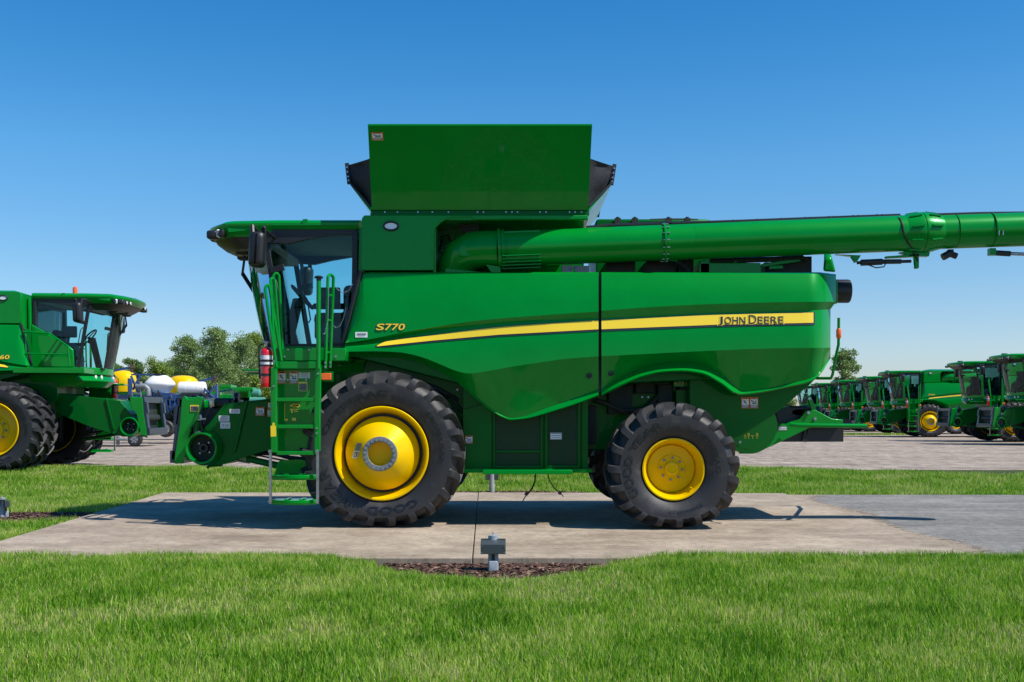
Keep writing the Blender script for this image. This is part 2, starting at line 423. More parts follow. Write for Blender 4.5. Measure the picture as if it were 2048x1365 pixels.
# ------------------------------------------------------------------ stickers
def decal(parent, px0, py0, px1, py1, yl, kind='warn', name='decal'):
    mb = MB()
    def q(a0, b0, a1, b1, lift, mi):
        pts = [(px0+(px1-px0)*a, py0+(py1-py0)*b) for a, b in ((a0, b0), (a1, b0), (a1, b1), (a0, b1))]
        vs = [(*L(*p, yl)[:1], yl+lift, L(*p, yl)[2]) for p in pts]; mb.add(vs, [(0, 1, 2, 3)], mi)
    mats = ['sticker', 'orange', 'decal_black', 'decal_yellow', 'greysteel']
    if kind in ('warn', 'warn2'):
        q(0, 0, 1, 1, .003, 1); q(.07, .17, .93, .95, .005, 0); q(.07, .70, .93, .95, .007, 4)
        q(.2, .05, .8, .12, .005, 2)
        if kind == 'warn':   # a figure
            for a in ((.25, .28, .4, .36), (.36, .34, .48, .5), (.44, .46, .62, .54), (.55, .52, .64, .62), (.3, .42, .42, .47), (.5, .30, .6, .36)): q(*a, .007, 2)
        else:
            for a in ((.15, .28, .3, .36), (.26, .34, .42, .42), (.38, .40, .56, .48), (.3, .52, .82, .62), (.62, .40, .8, .46), (.68, .3, .75, .42)): q(*a, .007, 2)
        for j in range(3): q(.14, .74+.07*j, .86-.12*(j == 2), .765+.07*j, .009, 0)
    elif kind == 'info':
        q(0, 0, 1, 1, .003, 0); q(.2, .08, .8, .16, .005, 4)
        for j in range(5): q(.1, .28+.13*j, .9, .315+.13*j, .005, 4)
    elif kind == 'yellow':
        q(0, 0, 1, 1, .003, 3); q(.08, .18, .92, .94, .005, 4)
        for j in range(4): q(.3, .26+.16*j, .86, .35+.16*j, .007, 2)
        q(.12, .3, .24, .45, .007, 2); q(.12, .6, .24, .8, .007, 2)
    elif kind == 'draw':
        q(0, 0, 1, 1, .003, 0); q(.15, .4, .8, .47, .005, 4); q(.3, .3, .36, .6, .005, 4); q(.6, .5, .85, .6, .005, 4); q(.1, .75, .9, .8, .005, 4)
    elif kind == 'cross':
        q(0, 0, 1, 1, .003, 0); q(.47, .05, .5, .95, .005, 4); q(.12, .2, .38, .3, .005, 1); q(.2, .4, .3, .7, .005, 2); q(.55, .3, .9, .4, .005, 4); q(.55, .6, .9, .7, .005, 4)
    elif kind == 'plate':
        q(0, 0, 1, 1, .003, 4); q(.05, .2, .95, .9, .005, 0); q(.1, .4, .9, .48, .007, 4); q(.1, .65, .9, .72, .007, 4)
    o = mb.build(name, mats, parent, fix=False)
    return o

# ------------------------------------------------------------------ the combine
def loop_rail(mb, a, b, c, d, r=.019):
    """rail: foot a, head b, over to c, down to foot d with rounded top"""
    a, b, c, d = map(Vector, (a, b, c, d)); m = (b + c)/2 + (b - a).normalized()*.06
    p = [a, a.lerp(b, .5), b]
    for k in (1, 2, 3, 4, 5):
        t = k/6; p.append(b*(1-t)**2 + m*2*t*(1-t)*1.0 + c*t*t)
    p += [c, c.lerp(d, .5), d]; mb.tube(p, r, 8)

def build_combine(name):
    R = empty(name, (XA, YC, 0), PI)
    # --- body core
    b = MB()
    b.prism(Q([(712, 560), (1655, 560), (1655, 690), (1632, 745), (1390, 760), (1185, 770), (930, 770), (700, 712)], 1.36), -1.36, 1.36)
    b.prism(Q([(640, 712), (940, 712), (990, 770), (990, 900), (880, 935), (690, 850), (640, 800)], .95), -.95, .95)
    b.prism(Q([(925, 760), (1172, 760), (1172, 944), (925, 944)], 1.18), -1.18, 1.18)
    b.prism(Q([(1165, 760), (1400, 745), (1400, 860), (1330, 900), (1165, 900)], .8), -.8, .8)
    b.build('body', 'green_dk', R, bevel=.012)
    c = MB()      # axles and dark machinery under the hull
    z0 = .92; c.box(-.25, .25, -1.2, 1.2, z0-.2, z0+.2); c.box(-.32, .32, .95, 1.22, z0-.35, z0+.45); c.box(-.32, .32, -1.22, -.95, z0-.35, z0+.45)
    xr = LX(1348, 1.6); c.box(xr-.12, xr+.12, -1.3, 1.3, .62, .85); c.box(xr-.2, xr+.2, -.4, .4, .8, 1.4)
    c.tube([(xr+.3, 1.0, .75), (xr-.2, 1.15, .75)], .05)
    for px, py, wq, hq in ((1240, 800, 50, 60), (1290, 770, 40, 35), (1385, 800, 55, 55), (1330, 790, 30, 45), (1180, 850, 25, 80)):
        x, y, z = L(px, py, .95); c.box(x-wq/320, x+wq/320, .7, .98, z-hq/320, z+hq/320)
    c.tube([L(1190, 800, 1.0), L(1210, 806, 1.05), L(1245, 822, 1.05), L(1290, 818, 1.0), L(1320, 790, .95)], .03)
    c.tube([L(880, 800, 1.0), L(900, 790, 1.1), L(920, 820, 1.1), L(960, 845, 1.0)], .025)
    c.tube([L(820, 760, 1.0), L(870, 775, 1.1), L(915, 800, 1.05)], .03)
    build_each(c, 'axle_frame', 'dark', R, bevel=.01)
    bo = MB()
    for px, py in ((1261, 761), (1312, 751), (1284, 795), (1296, 795), (1322, 761), (1431, 780), (1405, 815), (1437, 817), (915, 780), (960, 812)):
        x, y, z = L(px, py, 1.0); bo.cyl((x, 1.0, z), (x, 1.03, z), .012, 8)
    build_each(bo, 'bolt', 'steel', R)
    vb = MB(); x, y, z = L(1365, 768, .97); vb.box(x-.14, x+.12, .9, 1.0, z-.04, z+.05)
    for k in range(5): vb.cyl((x-.1+k*.05, .99, z), (x-.1+k*.05, 1.02, z), .012, 8, 1)
    vb.box(LX(1352, 1), LX(1380, 1), .99, 1.0, LZ(860, 1), LZ(780, 1), 2)
    vb.build('valve_block', ['green', 'yellow', 'green_dk'], R, bevel=.005)
    # --- lower side screens (both sides)
    for s in (1, -1):
        m = MB(); yo = 1.20
        def fr(p0, q0, p1, q1, t):
            for a in (((p0, q0), (p0+t, q0), (p0+t, q1), (p0, q1)), ((p1-t, q0), (p1, q0), (p1, q1), (p1-t, q1)), ((p0+t, q0), (p1-t, q0), (p1-t, q0+t), (p0+t, q0+t)), ((p0+t, q1-t), (p1-t, q1-t), (p1-t, q1), (p0+t, q1))):
                m.prism(Q(a, yo), yo-.02, yo+.035)
        fr(986, 800, 1085, 936, 4); fr(1090, 790, 1160, 936, 5); m.prism(Q([(990, 901), (1081, 901), (1081, 905), (990, 905)], yo), yo-.02, yo+.03)
        m.prism(Q([(1164, 770), (1176, 770), (1176, 940), (1164, 940)], yo), yo-.1, yo+.02)
        m.prism(Q([(926, 820), (984, 805), (984, 941), (926, 941)], yo), yo-.02, yo+.012)
        if s < 0: m = m.mirror()
        sc = m.build('access_screen', 'green_dk', R, bevel=.004)
        g = MB()
        for a in ((990, 804, 1081, 901), (990, 905, 1081, 932), (1095, 795, 1155, 931)):
            x0, x1, za, zb = LX(a[0], yo), LX(a[2], yo), LZ(a[3], yo), LZ(a[1], yo)
            n = int(abs(x1-x0)/.022); k2 = int((zb-za)/.022)
            for k in range(n+1):
                x = x0+(x1-x0)*k/n; g.box(x-.0045, x+.0045, yo-.005, yo, za, zb)
            for k in range(k2+1):
                z = za+(zb-za)*k/k2; g.box(x1, x0, yo, yo+.004, z-.0045, z+.0045)
        if s < 0: g = g.mirror()
        g.build('wire_mesh', 'screen_mesh', sc)
    # --- step bar below
    m = MB(); m.prism(Q([(965, 941), (1145, 941), (1145, 949), (965, 949)], 1.52), 1.25, 1.52); m.prism(Q([(925, 938), (1185, 938), (1185, 946), (925, 946)], 1.25), 1.0, 1.25)
    m.build('step_bar', 'green', R, bevel=.006)
    # --- panels
    for P in (FP, RP):
        base = panel_mb(P)
        for s in (1, -1):
            pm = base if s > 0 else base.mirror()
            po = pm.build('side_panel', 'green', R, sharp=14, solid=.022)
            sm = MB()
            if P is FP:
                yt = ip([(752, 692.5), (770, 684), (864, 671), (996, 655), (1197, 641)]); yb = ip([(752, 693.3), (865, 681.6), (996, 670), (1197, 659)])
                strip(P, lambda x: yt(x)-1.1, lambda x: yb(x)+(3.8 if x > 770 else 1.5+(x-752)/18*2.3), 751, 1197, .005, sm, 1)
                strip(P, yt, yb, 754, 1197, .008, sm, 0)
            else:
                yt = ip([(1203, 641), (1417, 630), (1628, 625.5)]); yb = ip([(1203, 659), (1430, 650), (1628, 646)])
                strip(P, lambda x: yt(x)-1.2, lambda x: yb(x)+4.2, 1203, 1630, .005, sm, 1)
                strip(P, yt, yb, 1203, 1627, .008, sm, 0)
                for body, x0, x1, h0 in (('J', 1436, 1445.5, 1.22), ('OHN', 1449, 1491, 1.0), ('D', 1498, 1513, 1.22), ('EERE', 1515.5, 1567, 1.0)):
                    for off, mi, lift in ((.07, 0, .012), (.006, 1, .016)):
                        def fn(u, v, x0=x0, x1=x1, h0=h0, lift=lift, s=s):
                            base_y = 648.5 - (u*(x1-x0)+x0-1432)*.0085
                            if s < 0: px = 1432+1567-(x0+(x1-x0)*u)
                            else: px = x0+(x1-x0)*u
                            py = base_y - v*14.2*h0 + (2.5 if body == 'J' else 0)
                            return L(px, py, surf(P, px, py)+bulge(P, px, py)+lift)
                        text_mb(sm, body, fn, mi, off)
            if s < 0: sm = sm.mirror()
            sm.build('stripe', ['decal_yellow', 'decal_black'], po, fix=False)
    for s in (1, -1):
        lk = MB()
        for px, py, P in ((1178, 752, FP), (1222, 747, RP)):
            x, y, z = L(px, py, surf(P, px, py)); lk.lathe([(.036, -.02), (.036, .006), (.028, .008), (.026, -.004), (0, -.004)], (x, y, z), 'y', 20)
        if s < 0: lk = lk.mirror()
        build_each(lk, 'panel_latch', 'black', R)
    # black seal in front of the front panel + gap post
    m = MB()
    for s in (1, -1):
        m.tube([(p[0], s*p[1], p[2]) for p in LL([(722, 542, 1.44), (705, 610, 1.44), (686, 688, 1.44)])], .03, 8)
        m.box(LX(1204, 1.4), LX(1196, 1.4), s*1.36, s*1.45, LZ(785, 1.4), LZ(546, 1.4))
    build_each(m, 'seal', 'black', R)
    # --- grain tank box, left with recess, right plain
    yt = 1.44
    m = MB()
    arch = [(868, 541), (868, 462), (872, 455), (882, 445), (893, 438), (905, 434.5), (944, 434.5), (948, 438.5)]
    m.prism(Q([(728, 431), (1176, 431), (1176, 439), (948, 439)] + arch[::-1][1:] + [(726, 541), (723, 536), (723, 440)], yt), yt-.05, yt)
    m.box(LX(1176, 1.4), LX(726, 1.4), .55, .60, 3.1, LZ(436, yt))                     # back of the recess
    m.box(LX(1176, 1.4), LX(726, 1.4), .58, yt-.02, LZ(440, yt), LZ(433, yt))          # roof of the recess
    m.box(LX(728, 1.4), LX(724, 1.4), -1.40, 1.40, 3.1, LZ(434, yt))                   # front wall
    m.box(LX(1176, 1.4), LX(1172, 1.4), -1.40, .6, 3.1, LZ(434, yt))                   # rear wall
    m.box(LX(872, 1.4), LX(866, 1.4), .6, 1.40, 3.1, LZ(440, yt))
    m.prism(Q([(728, 431), (1176, 431), (1176, 541), (726, 541), (723, 536), (723, 440)], yt), -yt, -yt+.05)
    m.box(LX(1650, 1.4), LX(726, 1.4), -1.36, 1.36, 3.06, 3.12)                        # deck
    tk = m.build('grain_tank', 'green', R, bevel=.008)
    for s in (1, -1):
        lm = MB(); x, y, z = L(782, 453, yt)
        y *= s
        lm.tube([(x+.09*math.cos(a)*1.0, y+.012*s, z+.052*math.sin(a)) for a in np.linspace(0, 2*PI, 24, endpoint=False)], .014, 6, 0, True)
        lm.add([(x+.088*math.cos(a), y+.014*s, z+.05*math.sin(a)) for a in np.linspace(0, 2*PI, 24, endpoint=False)], [tuple(range(24))], 1)
        lm.build('side_lamp', ['black', 'lampglass'], tk, fix=False)
    # machinery dimly seen in the recess
    m = MB()
    m.cyl(L(940, 452, .9), L(940, 452, 1.1), .12); m.box(LX(960, 1), LX(930, 1), .6, .9, 3.1, 3.6)
    m.tube([L(880, 500, .8), L(884, 475, .9), L(895, 470, .9), L(905, 490, .85)], .015); m.tube([L(876, 510, .8), L(882, 485, .9), L(892, 480, .9)], .012)
    build_each(m, 'hoses', 'dark', R)
    # --- tank lids (open), end flaps, fabric corners
    LT = 1.98
    for s in (1, -1):
        m = MB(); a = L(744, 419, 1.38); b_ = L(1176, 419, 1.38); c_ = L(1184, 250, LT); d_ = L(736, 250, LT)
        rows = []
        for k in range(7):
            t = k/6; bow = .006*math.sin(PI*t)
            r = []
            for j in range(13):
                u = j/12; p = Vector(a).lerp(Vector(b_), u).lerp(Vector(d_).lerp(Vector(c_), u), t); r.append((p.x, p.y-bow, p.z))
            rows.append(r)
        m.grid(rows)
        if s < 0: m = m.mirror()
        ld = m.build('tank_lid', 'green', R, solid=.02)
        m = MB()                                               # folded rim of the lid, screws, hinge rail
        m.bar(L(736, 250.8, LT-.02), L(1184, 250.8, LT-.02), .05, .016); m.bar(L(744, 417, 1.385), L(1176, 417, 1.385), .02, .02)
        if s < 0: m = m.mirror()
        m.build('lid_rim', 'green', ld)
        m = MB()
        for px, py in ((806, 308), (808, 343), (1114, 310), (1112, 345)):
            t = (419-py)/169; yy = 1.38+(LT-1.38)*t-.006*math.sin(PI*t); x, y, z = L(px, py, yy); m.cyl((x, y-.01, z), (x, y+.012, z-.004), .012, 8)
        if s < 0: m = m.mirror()
        build_each(m, 'screw', 'steel', ld)
    m = MB(); m.box(LX(1178, 1.36), LX(742, 1.36), 1.30, 1.37, LZ(431, 1.36), LZ(417, 1.36), 0); m.box(LX(1178, 1.36), LX(742, 1.36), -1.37, -1.30, LZ(431, 1.36), LZ(417, 1.36), 0)
    for px in (770, 795, 836, 865, 897, 955, 967, 1012, 1024, 1035, 1080, 1092, 1139, 1150, 1163):
        x, y, z = L(px, 425, 1.37); m.cyl((x, 1.365, z), (x, 1.385, z), .011, 8, 1)
    build_each(m, 'lid_hinge', ['green_dk', 'steel'], R)
    for sgn, P1 in ((1, ((744, 427), (700, 370), (694, 331))), (-1, ((1176, 427), (1222, 372), (1229, 333)))):
        a, k, t = [L(*p, 1.1) for p in P1]
        m = MB(); th = .03*sgn
        m.add([(a[0], -1.3, a[2]), (a[0], 1.3, a[2]), (k[0], 1.15, k[2]), (k[0], -1.15, k[2]), (a[0]-th, -1.3, a[2]+.03), (a[0]-th, 1.3, a[2]+.03), (k[0]-th*.4, 1.15, k[2]+.02), (k[0]-th*.4, -1.15, k[2]+.02)],
              [(0, 1, 2, 3), (7, 6, 5, 4), (0, 4, 5, 1), (1, 5, 6, 2), (2, 6, 7, 3), (3, 7, 4, 0)])
        fo = m.build('tank_flap', 'green', R)
        m = MB()
        for s in (1, -1):
            rows = []
            dl = L(748 if sgn > 0 else 1172, 314, 1.66)
            dl = (dl[0], s*dl[1], dl[2])
            low = (a[0]-.02*sgn, s*1.32, a[2]+.03)
            kk = (k[0]-.01*sgn, s*1.15, k[2]); tt = (t[0], s*1.1, t[2])
            for u in np.linspace(0, 1, 7):
                e0 = Vector(low).lerp(Vector(dl), u); e1 = Vector(kk).lerp(Vector(tt), u) if u > 0 else Vector(kk)
                rows.append([tuple(e0.lerp(e1, v) - Vector((.03*sgn*math.sin(PI*v)*math.sin(9*u)*(u < .95), .07*s*math.sin(PI*v)*(1-.5*u), .03*math.sin(PI*v)*math.sin(6.28*u)))) for v in np.linspace(0, 1, 7)])
            m.grid(rows)
        # fabric strip between the two corners, on the flap
        m.add([(k[0], -1.15, k[2]), (k[0], 1.15, k[2]), (t[0], 1.1, t[2]), (t[0], -1.1, t[2])], [(0, 1, 2, 3)])
        m.build('fabric', 'fabric', fo, solid=.01)
        m = MB()
        for s in (1, -1):
            m.bar((k[0], s*1.16, k[2]), (t[0], s*1.11, t[2]+.02), .035, .05)
            m.bar((a[0]-.01*sgn, s*1.31, a[2]+.05), (k[0]+.0*sgn, s*1.18, k[2]+.02), .03, .02)
            for q in (.15, .35, .6, .85):
                p = Vector((k[0], s*1.18, k[2])).lerp(Vector((t[0], s*1.13, t[2])), q); m.cyl(p, p+Vector((0, .02*s, 0)), .012, 6, 1)
        m.build('batten', ['black', 'steel'], fo)
    # --- unloading auger
    ya = 1.30
    def ac(px): return 498.5 - (px-1000)*(498.5-466)/(1840-1000)
    m = MB(); r1 = .225
    path = [L(912, 552, 1.05), L(916, 530, 1.08), L(928, 511, 1.15), L(948, 501, 1.22), L(972, 498.7, 1.27), L(1000, ac(1000), ya)]
    m.tube(path, [.25, .25, .25, .245, .235, .235], 28)
    m.tube([L(996, ac(996), ya), L(1002, ac(1002), ya)], .262, 32); m.tube([L(1003, ac(1003), ya), L(1010, ac(1010), ya)], .25, 32)
    yend = 1.42
    P0 = Vector(L(1002, ac(1002), ya)); P1 = Vector(L(1828, ac(1828), yend)); P2 = Vector(L(2200, ac(2200)+2, yend))
    m.tube([P0, P1], r1, 40); m.tube([P1, P2], .212, 40)
    def A(px, py=None, out=0): 
        t = (px-1002)/826; yy = ya+(yend-ya)*t; return L(px, ac(px) if py is None else py, yy+out)
    m.tube([A(1326), A(1330)], .250, 40); m.tube([A(1388), A(1389)], .2265, 40)
    m.tube([A(1806), A(1812), A(1826), A(1836), A(1841)], [.224, .232, .245, .255, .255], 40); m.tube([A(1842.5), A(1848), A(1860), A(1874), A(1880)], [.255, .255, .242, .224, .214], 40); m.tube([A(1840), A(1844)], .246, 40)
    m.tube([A(1909), A(1910)], .214, 40); m.tube([A(1981), A(1983)], .2145, 40)
    for k in range(9):                                          # cast lugs around the swing joint
        a = 2*PI*k/9+.2
        for c0, c1 in ((1812, 1834), (1850, 1872)):
            p, q = Vector(A(c0)), Vector(A(c1)); o = Vector((0, math.cos(a), math.sin(a)))
            r0, r1_ = (.236, .254) if c0 < 1840 else (.254, .230)
            m.bar(p+o*r0, q+o*r1_, .05, .018)
    end = P2; m.tube([P2+Vector((.05, 0, .0)), P2+Vector((-.12, 0, -.04)), P2+Vector((-.28, .0, -.2)), P2+Vector((-.3, 0, -.55))], [.215, .22, .22, .2], 20)
    for k in range(5):                                          # stiffening ribs near the elbow
        m.bar(L(1004, 512+6.5*k, ya+.235-.012*k*k), L(1082, 509+6.5*k, ya+.235-.012*k*k), .03, .012)
    m.bar(L(1004, 466, ya+.12), L(1080, 463, ya+.12), .06, .02)
    m.prism(Q([(892, 538), (990, 548), (990, 552), (890, 546)], 1.34), .8, 1.36)
    m.prism(Q([(972, 530), (1000, 534), (1002, 548), (985, 548)], 1.38), 1.2, 1.40)
    au = m.build('unloading_auger', 'green', R, 30)
    m = MB(); x, y, z = L(931, 502, 1.43); m.box(x-.075, x+.075, 1.36, 1.44, z-.065, z+.065)
    for dx in (-.06, .06):
        for dz in (-.05, .05): m.cyl((x+dx, 1.43, z+dz), (x+dx, 1.452, z+dz), .009, 8)
    m.build('cover_plate', 'green', au, bevel=.006)
    m = MB()
    for k, pts in enumerate(([(1172, 455, 1.3), (1215, 451, 1.3), (1260, 449, 1.32), (1318, 447, 1.33), (1330, 444, 1.33)], [(1330, 444, 1.33), (1345, 447, 1.34), (1480, 442.5, 1.36), (1650, 436, 1.39), (1800, 430.5, 1.41)], [(1862, 430, 1.42), (1960, 427, 1.42), (2050, 426, 1.42), (2170, 424, 1.42)])):
        m.tube(LL(pts), .018, 6); m.tube(LL([(a+3, b_+1.2+math.sin(a*.05)*1.2, c_+.05) for a, b_, c_ in pts]), .014, 6)
    for px in range(1418, 1800, 48):
        for e in (0, 10): p = L(px+e, 445-(px-1418)*.0392, 1.36); m.cyl((p[0], p[1], p[2]-.03), (p[0], p[1], p[2]+.02), .011, 6)
    m.tube(LL([(1782, 434, 1.45), (1800, 438, 1.58), (1806, 452, 1.645), (1808, 468, 1.66), (1815, 485, 1.6), (1830, 502, 1.5), (1836, 525, 1.44)]), .012, 6)
    m.tube(LL([(1736, 530, 1.45), (1752, 536, 1.45), (1768, 534, 1.45), (1772, 526, 1.45)]), .008, 6)
    m.build('cable', 'black', au)
    m = MB()
    m.prism(Q([(1672, 509), (1722, 511), (1714, 524), (1712, 525), (1704, 513)], 1.44), 1.36, 1.44)
    m.tube([A(1832, 514), A(1832, 538)], .025, 8); m.prism(Q([(1772, 513), (1828, 509), (1838, 508), (1838, 536), (1832, 536), (1830, 514), (1774, 517)], 1.45), 1.38, 1.45)
    m.prism(Q([(1800, 505), (1816, 502), (1860, 505), (1858, 513), (1820, 512)], 1.45), 1.36, 1.45)
    m.build('actuator_bracket', 'green', au)
    m = MB(); m.cyl(L(1714, 526, 1.42), L(1822, 523, 1.42), .02, 10); m.cyl(L(1722, 526, 1.42), L(1764, 524, 1.42), .04, 12); m.cyl(L(1764, 524, 1.42), L(1802, 523.5, 1.42), .03, 12)
    m.build('linear_actuator', 'black', au)
    m = MB(); m.cyl(L(1885, 515, 1.42), L(1902, 506, 1.42), .045, 12); m.cyl(L(1900, 508, 1.42), L(1913, 513, 1.42), .04, 12); m.box(LX(1905, 1.4), LX(1895, 1.4), 1.38, 1.44, LZ(508, 1.4), LZ(500, 1.4))
    build_each(m, 'auger_lamp', 'black', au)
    m = MB(); m.cyl(L(1985, 506, 1.42), L(2020, 508, 1.42), .035, 12, 0); m.cyl(L(2005, 507, 1.42), L(2100, 511, 1.42), .022, 10, 1); m.box(LX(1988, 1.4), LX(1976, 1.4), 1.38, 1.46, LZ(512, 1.4), LZ(498, 1.4), 2)
    m.build('spout_actuator', ['black', 'steel', 'green'], au)
    # flange bolts
    m = MB()
    for k in range(16):
        a = 2*PI*k/16; o = Vector((0, math.cos(a), math.sin(a)))*.238; p = Vector(A(1322))+o; q = Vector(A(1335))+o; m.cyl(p, q, .008, 6)
    for px, py in ((1998, 466), (2006, 466)): p = L(px, py, 1.635); m.cyl((p[0], p[1], p[2]-.03), (p[0], p[1], p[2]+.03), .008, 6)
    m.build('flange_bolt', 'steel', au)
    # --- engine deck
    m = MB()
    m.box(LX(1400, -.5), LX(1183, -.5), -1.2, .35, 3.1, LZ(440, .35)); m.box(LX(1395, -.5), LX(1186, -.5), -1.1, .3, LZ(440, .35)-.02, LZ(438.5, .3))
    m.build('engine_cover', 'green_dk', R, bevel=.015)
    m = MB()
    for px in (1234, 1268, 1335, 1372): x, y, z = L(px, 446, .3); m.box(x-.04, x+.04, .36, .42, z-.06, z+.045); m.cyl((x, .4, z), (x, .4, z+.06), .022)
    m.tube(LL([(1300, 441, .3), (1330, 440, .3), (1368, 440, .3), (1396, 441, .3)]), .02, 6)
    for px, py, a, c_ in ((1240, 535, 60, 20), (1320, 535, 60, 22), (1370, 532, 30, 24), (1560, 536, 70, 18), (1600, 528, 40, 26)):
        x, y, z = L(px, py, 1.0); m.box(x-a/320, x+a/320, .3, 1.1, 3.1, z+c_/320)
    m.tube(LL([(1420, 522, 1.2), (1480, 521, 1.2), (1550, 519, 1.2), (1605, 516, 1.2), (1612, 522, 1.2)]), .035, 8)
    m.tube(LL([(1355, 524, 1.2), (1368, 534, 1.2), (1378, 544, 1.2)]), .025, 8)
    build_each(m, 'engine_hoses', 'dark', R)
    m = MB(); m.box(LX(1522, 1.3), LX(1398, 1.3), .9, 1.3, 3.1, LZ(526, 1.3)); m.box(LX(1420, 1.3), LX(1400, 1.3), 1.0, 1.3, 3.1, LZ(521, 1.3))
    m.cyl(L(1470, 527, 1.2), L(1470, 518, 1.2), .03, 10); m.bar(L(1523, 532, 1.2), L(1600, 520, 1.2), .04, .05); m.bar(L(1540, 536, 1.25), L(1565, 535, 1.25), .06, .05)
    m.build('battery_box', 'green', R, bevel=.01)
    m = MB(); m.box(LX(1178, 1.3), LX(1150, 1.3), 1.2, 1.3, LZ(546, 1.3), LZ(532, 1.3)); m.box(LX(1146, 1.3), LX(1124, 1.3), 1.15, 1.3, LZ(546, 1.3), LZ(531, 1.3))
    for k in range(4): p = L(1143+3*k, 538-2*k, 1.31); m.cyl((p[0], 1.25, p[2]), (p[0], 1.33, p[2]), .012, 8)
    build_each(m, 'control_box', 'greysteel', R)
    m = MB()
    for k in range(6):
        t0, t1 = k/6, (k+1)/6
    m.loft([[L(1646, 543, .9), L(1672, 545, .9), L(1672, 545, -.9), L(1646, 543, -.9)], [L(1648, 520, .9), L(1664, 516, .9), L(1664, 516, -.9), L(1648, 520, -.9)], [L(1648, 506, .8), L(1660, 505, .8), L(1660, 505, -.8), L(1648, 506, -.8)]])
    m.build('rear_hood', 'green', R, bevel=.03)
    m = MB(); x0, x1 = LX(1670, .9), LX(1698, .9); cz = LZ(583, .9); ry = 23.5/153
    m.lathe([(ry*.9, x0+.1), (ry*1.0, x0), (ry*1.0, x1+.02), (ry*.96, x1), (ry*.9, x1+.0), (ry*.88, x1+.1), (0, x1+.1)], (0, .9, cz), 'x', 32, 0, True)
    m.build('air_intake', 'black', R)
    m = MB(); m.prism(Q([(1656, 560), (1674, 562), (1674, 608), (1656, 610)], 1.05), .7, 1.1); m.prism(Q([(1640, 549), (1667, 551), (1667, 604), (1655, 622), (1655, 694), (1659, 703), (1648, 735), (1624, 757), (1600, 757)], 1.12), -1.12, 1.12)
    m.build('back_panel', 'green', R, bevel=.02)
    # --- rear chopper, spreader, tail
    m = MB()
    m.prism(Q([(1378, 748), (1640, 748), (1622, 768), (1590, 795), (1545, 832), (1482, 872), (1462, 880), (1440, 870), (1380, 862)], 1.22), -1.22, 1.22)
    m.build('chopper_housing', 'green_dk', R, bevel=.015)
    m = MB(); c0 = L(1498, 852, 1.12)
    m.prism([(c0[0]+.36*math.cos(a), c0[2]+.36*math.sin(a)) for a in np.linspace(0, 2*PI, 40, endpoint=False)], .9, 1.14); m.prism([(c0[0]+.3*math.cos(a), c0[2]+.3*math.sin(a)) for a in np.linspace(0, 2*PI, 40, endpoint=False)], 1.14, 1.16)
    m.prism([(c0[0]+.36*math.cos(a), c0[2]+.36*math.sin(a)) for a in np.linspace(0, 2*PI, 40, endpoint=False)], -1.14, -.9)
    m.prism(Q([(1476, 870), (1480, 908), (1506, 908), (1545, 892), (1620, 856), (1655, 852), (1655, 848), (1560, 848), (1545, 870)], 1.02), .95, 1.02)
    m.prism(Q([(1476, 870), (1480, 908), (1506, 908), (1545, 892), (1620, 856), (1655, 852), (1655, 848), (1560, 848), (1545, 870)], 1.02), -1.02, -.95)
    m.prism(Q([(1575, 846), (1600, 838), (1612, 822), (1630, 820), (1664, 838), (1686, 840), (1686, 848), (1575, 850)], 1.0), .92, 1.0)
    m.prism(Q([(1615, 793), (1622, 793), (1634, 822), (1624, 826)], .95), .9, .95); m.prism(Q([(1562, 806), (1572, 812), (1572, 826), (1562, 830)], .8), .76, .8)
    build_each(m, 'spreader', 'green', R, bevel=.006)
    m = MB(); m.tube(LL([(1580, 849, 1.1), (1600, 851, 1.12), (1720, 852.5, 1.12), (1733, 852.5, 1.12)]), .028, 10); m.tube(LL([(1720, 852.5, 1.12), (1731, 852.5, .6), (1731, 852.5, -.6), (1720, 852.5, -1.12)]), .028, 10); m.tube(LL([(1580, 849, -1.1), (1720, 852.5, -1.12)]), .028, 10)
    m.build('tail_rail', 'green', R)
    m = MB()
    m.prism(Q([(1552, 826), (1575, 815), (1618, 817), (1636, 824), (1652, 832), (1705, 841), (1700, 848), (1560, 848)], .86), -.86, .86)
    m.rbox(LX(1622, .8), LX(1575, .8), .55, .86, LZ(838, .8), LZ(812, .8), .06); m.rbox(LX(1645, .8), LX(1626, .8), .2, .8, LZ(832, .8), LZ(814, .8), .05)
    for yy in (.9, -.9): m.box(LX(1686, .9), LX(1545, .9), yy-.02, yy+.02, LZ(884, .9), LZ(852, .9))
    m.box(LX(1686, .9), LX(1684, .9), -.9, .9, LZ(884, .9), LZ(852, .9)); m.bar(L(1612, 855, .95), L(1606, 884, .95), .04, .03); m.bar(L(1620, 855, .95), L(1610, 884, .95), .04, .03)
    build_each(m, 'tailboard', 'black', R)
    m = MB()
    for px, py in ((1629, 838), (1618, 798), (1616, 826)): p = L(px, py, 1.0); m.cyl((p[0], .98, p[2]), (p[0], 1.03, p[2]), .02, 10)
    p = L(1476, 884, 1.05); m.cyl((p[0], .98, p[2]), (p[0], 1.18, p[2]), .018, 10)
    build_each(m, 'pins', 'steel', R)
    # --- rear corner marker on its bent pole
    for s in (1, -1):
        m = MB(); m.tube(LL([(1632, 757, 1.2), (1640, 757, 1.5), (1662, 757, 1.7), (1665, 750, 1.75), (1672, 712, 1.85), (1677, 690, 1.88), (1677.5, 636, 1.9)]), .018, 8)
        if s < 0: m = m.mirror()
        mk = m.build('marker_pole', 'green', R)
        m = MB(); x, y, z = L(1677.5, 667.5, 1.9); m.tube([(x, y, z-.06), (x, y, z-.04), (x, y, z+.04), (x, y, z+.06)], [.022, .032, .032, .022], 12); 
        if s < 0: m = m.mirror()
        m.build('marker_light', 'amber', mk)
    # --- wheels
    xf = 0.0
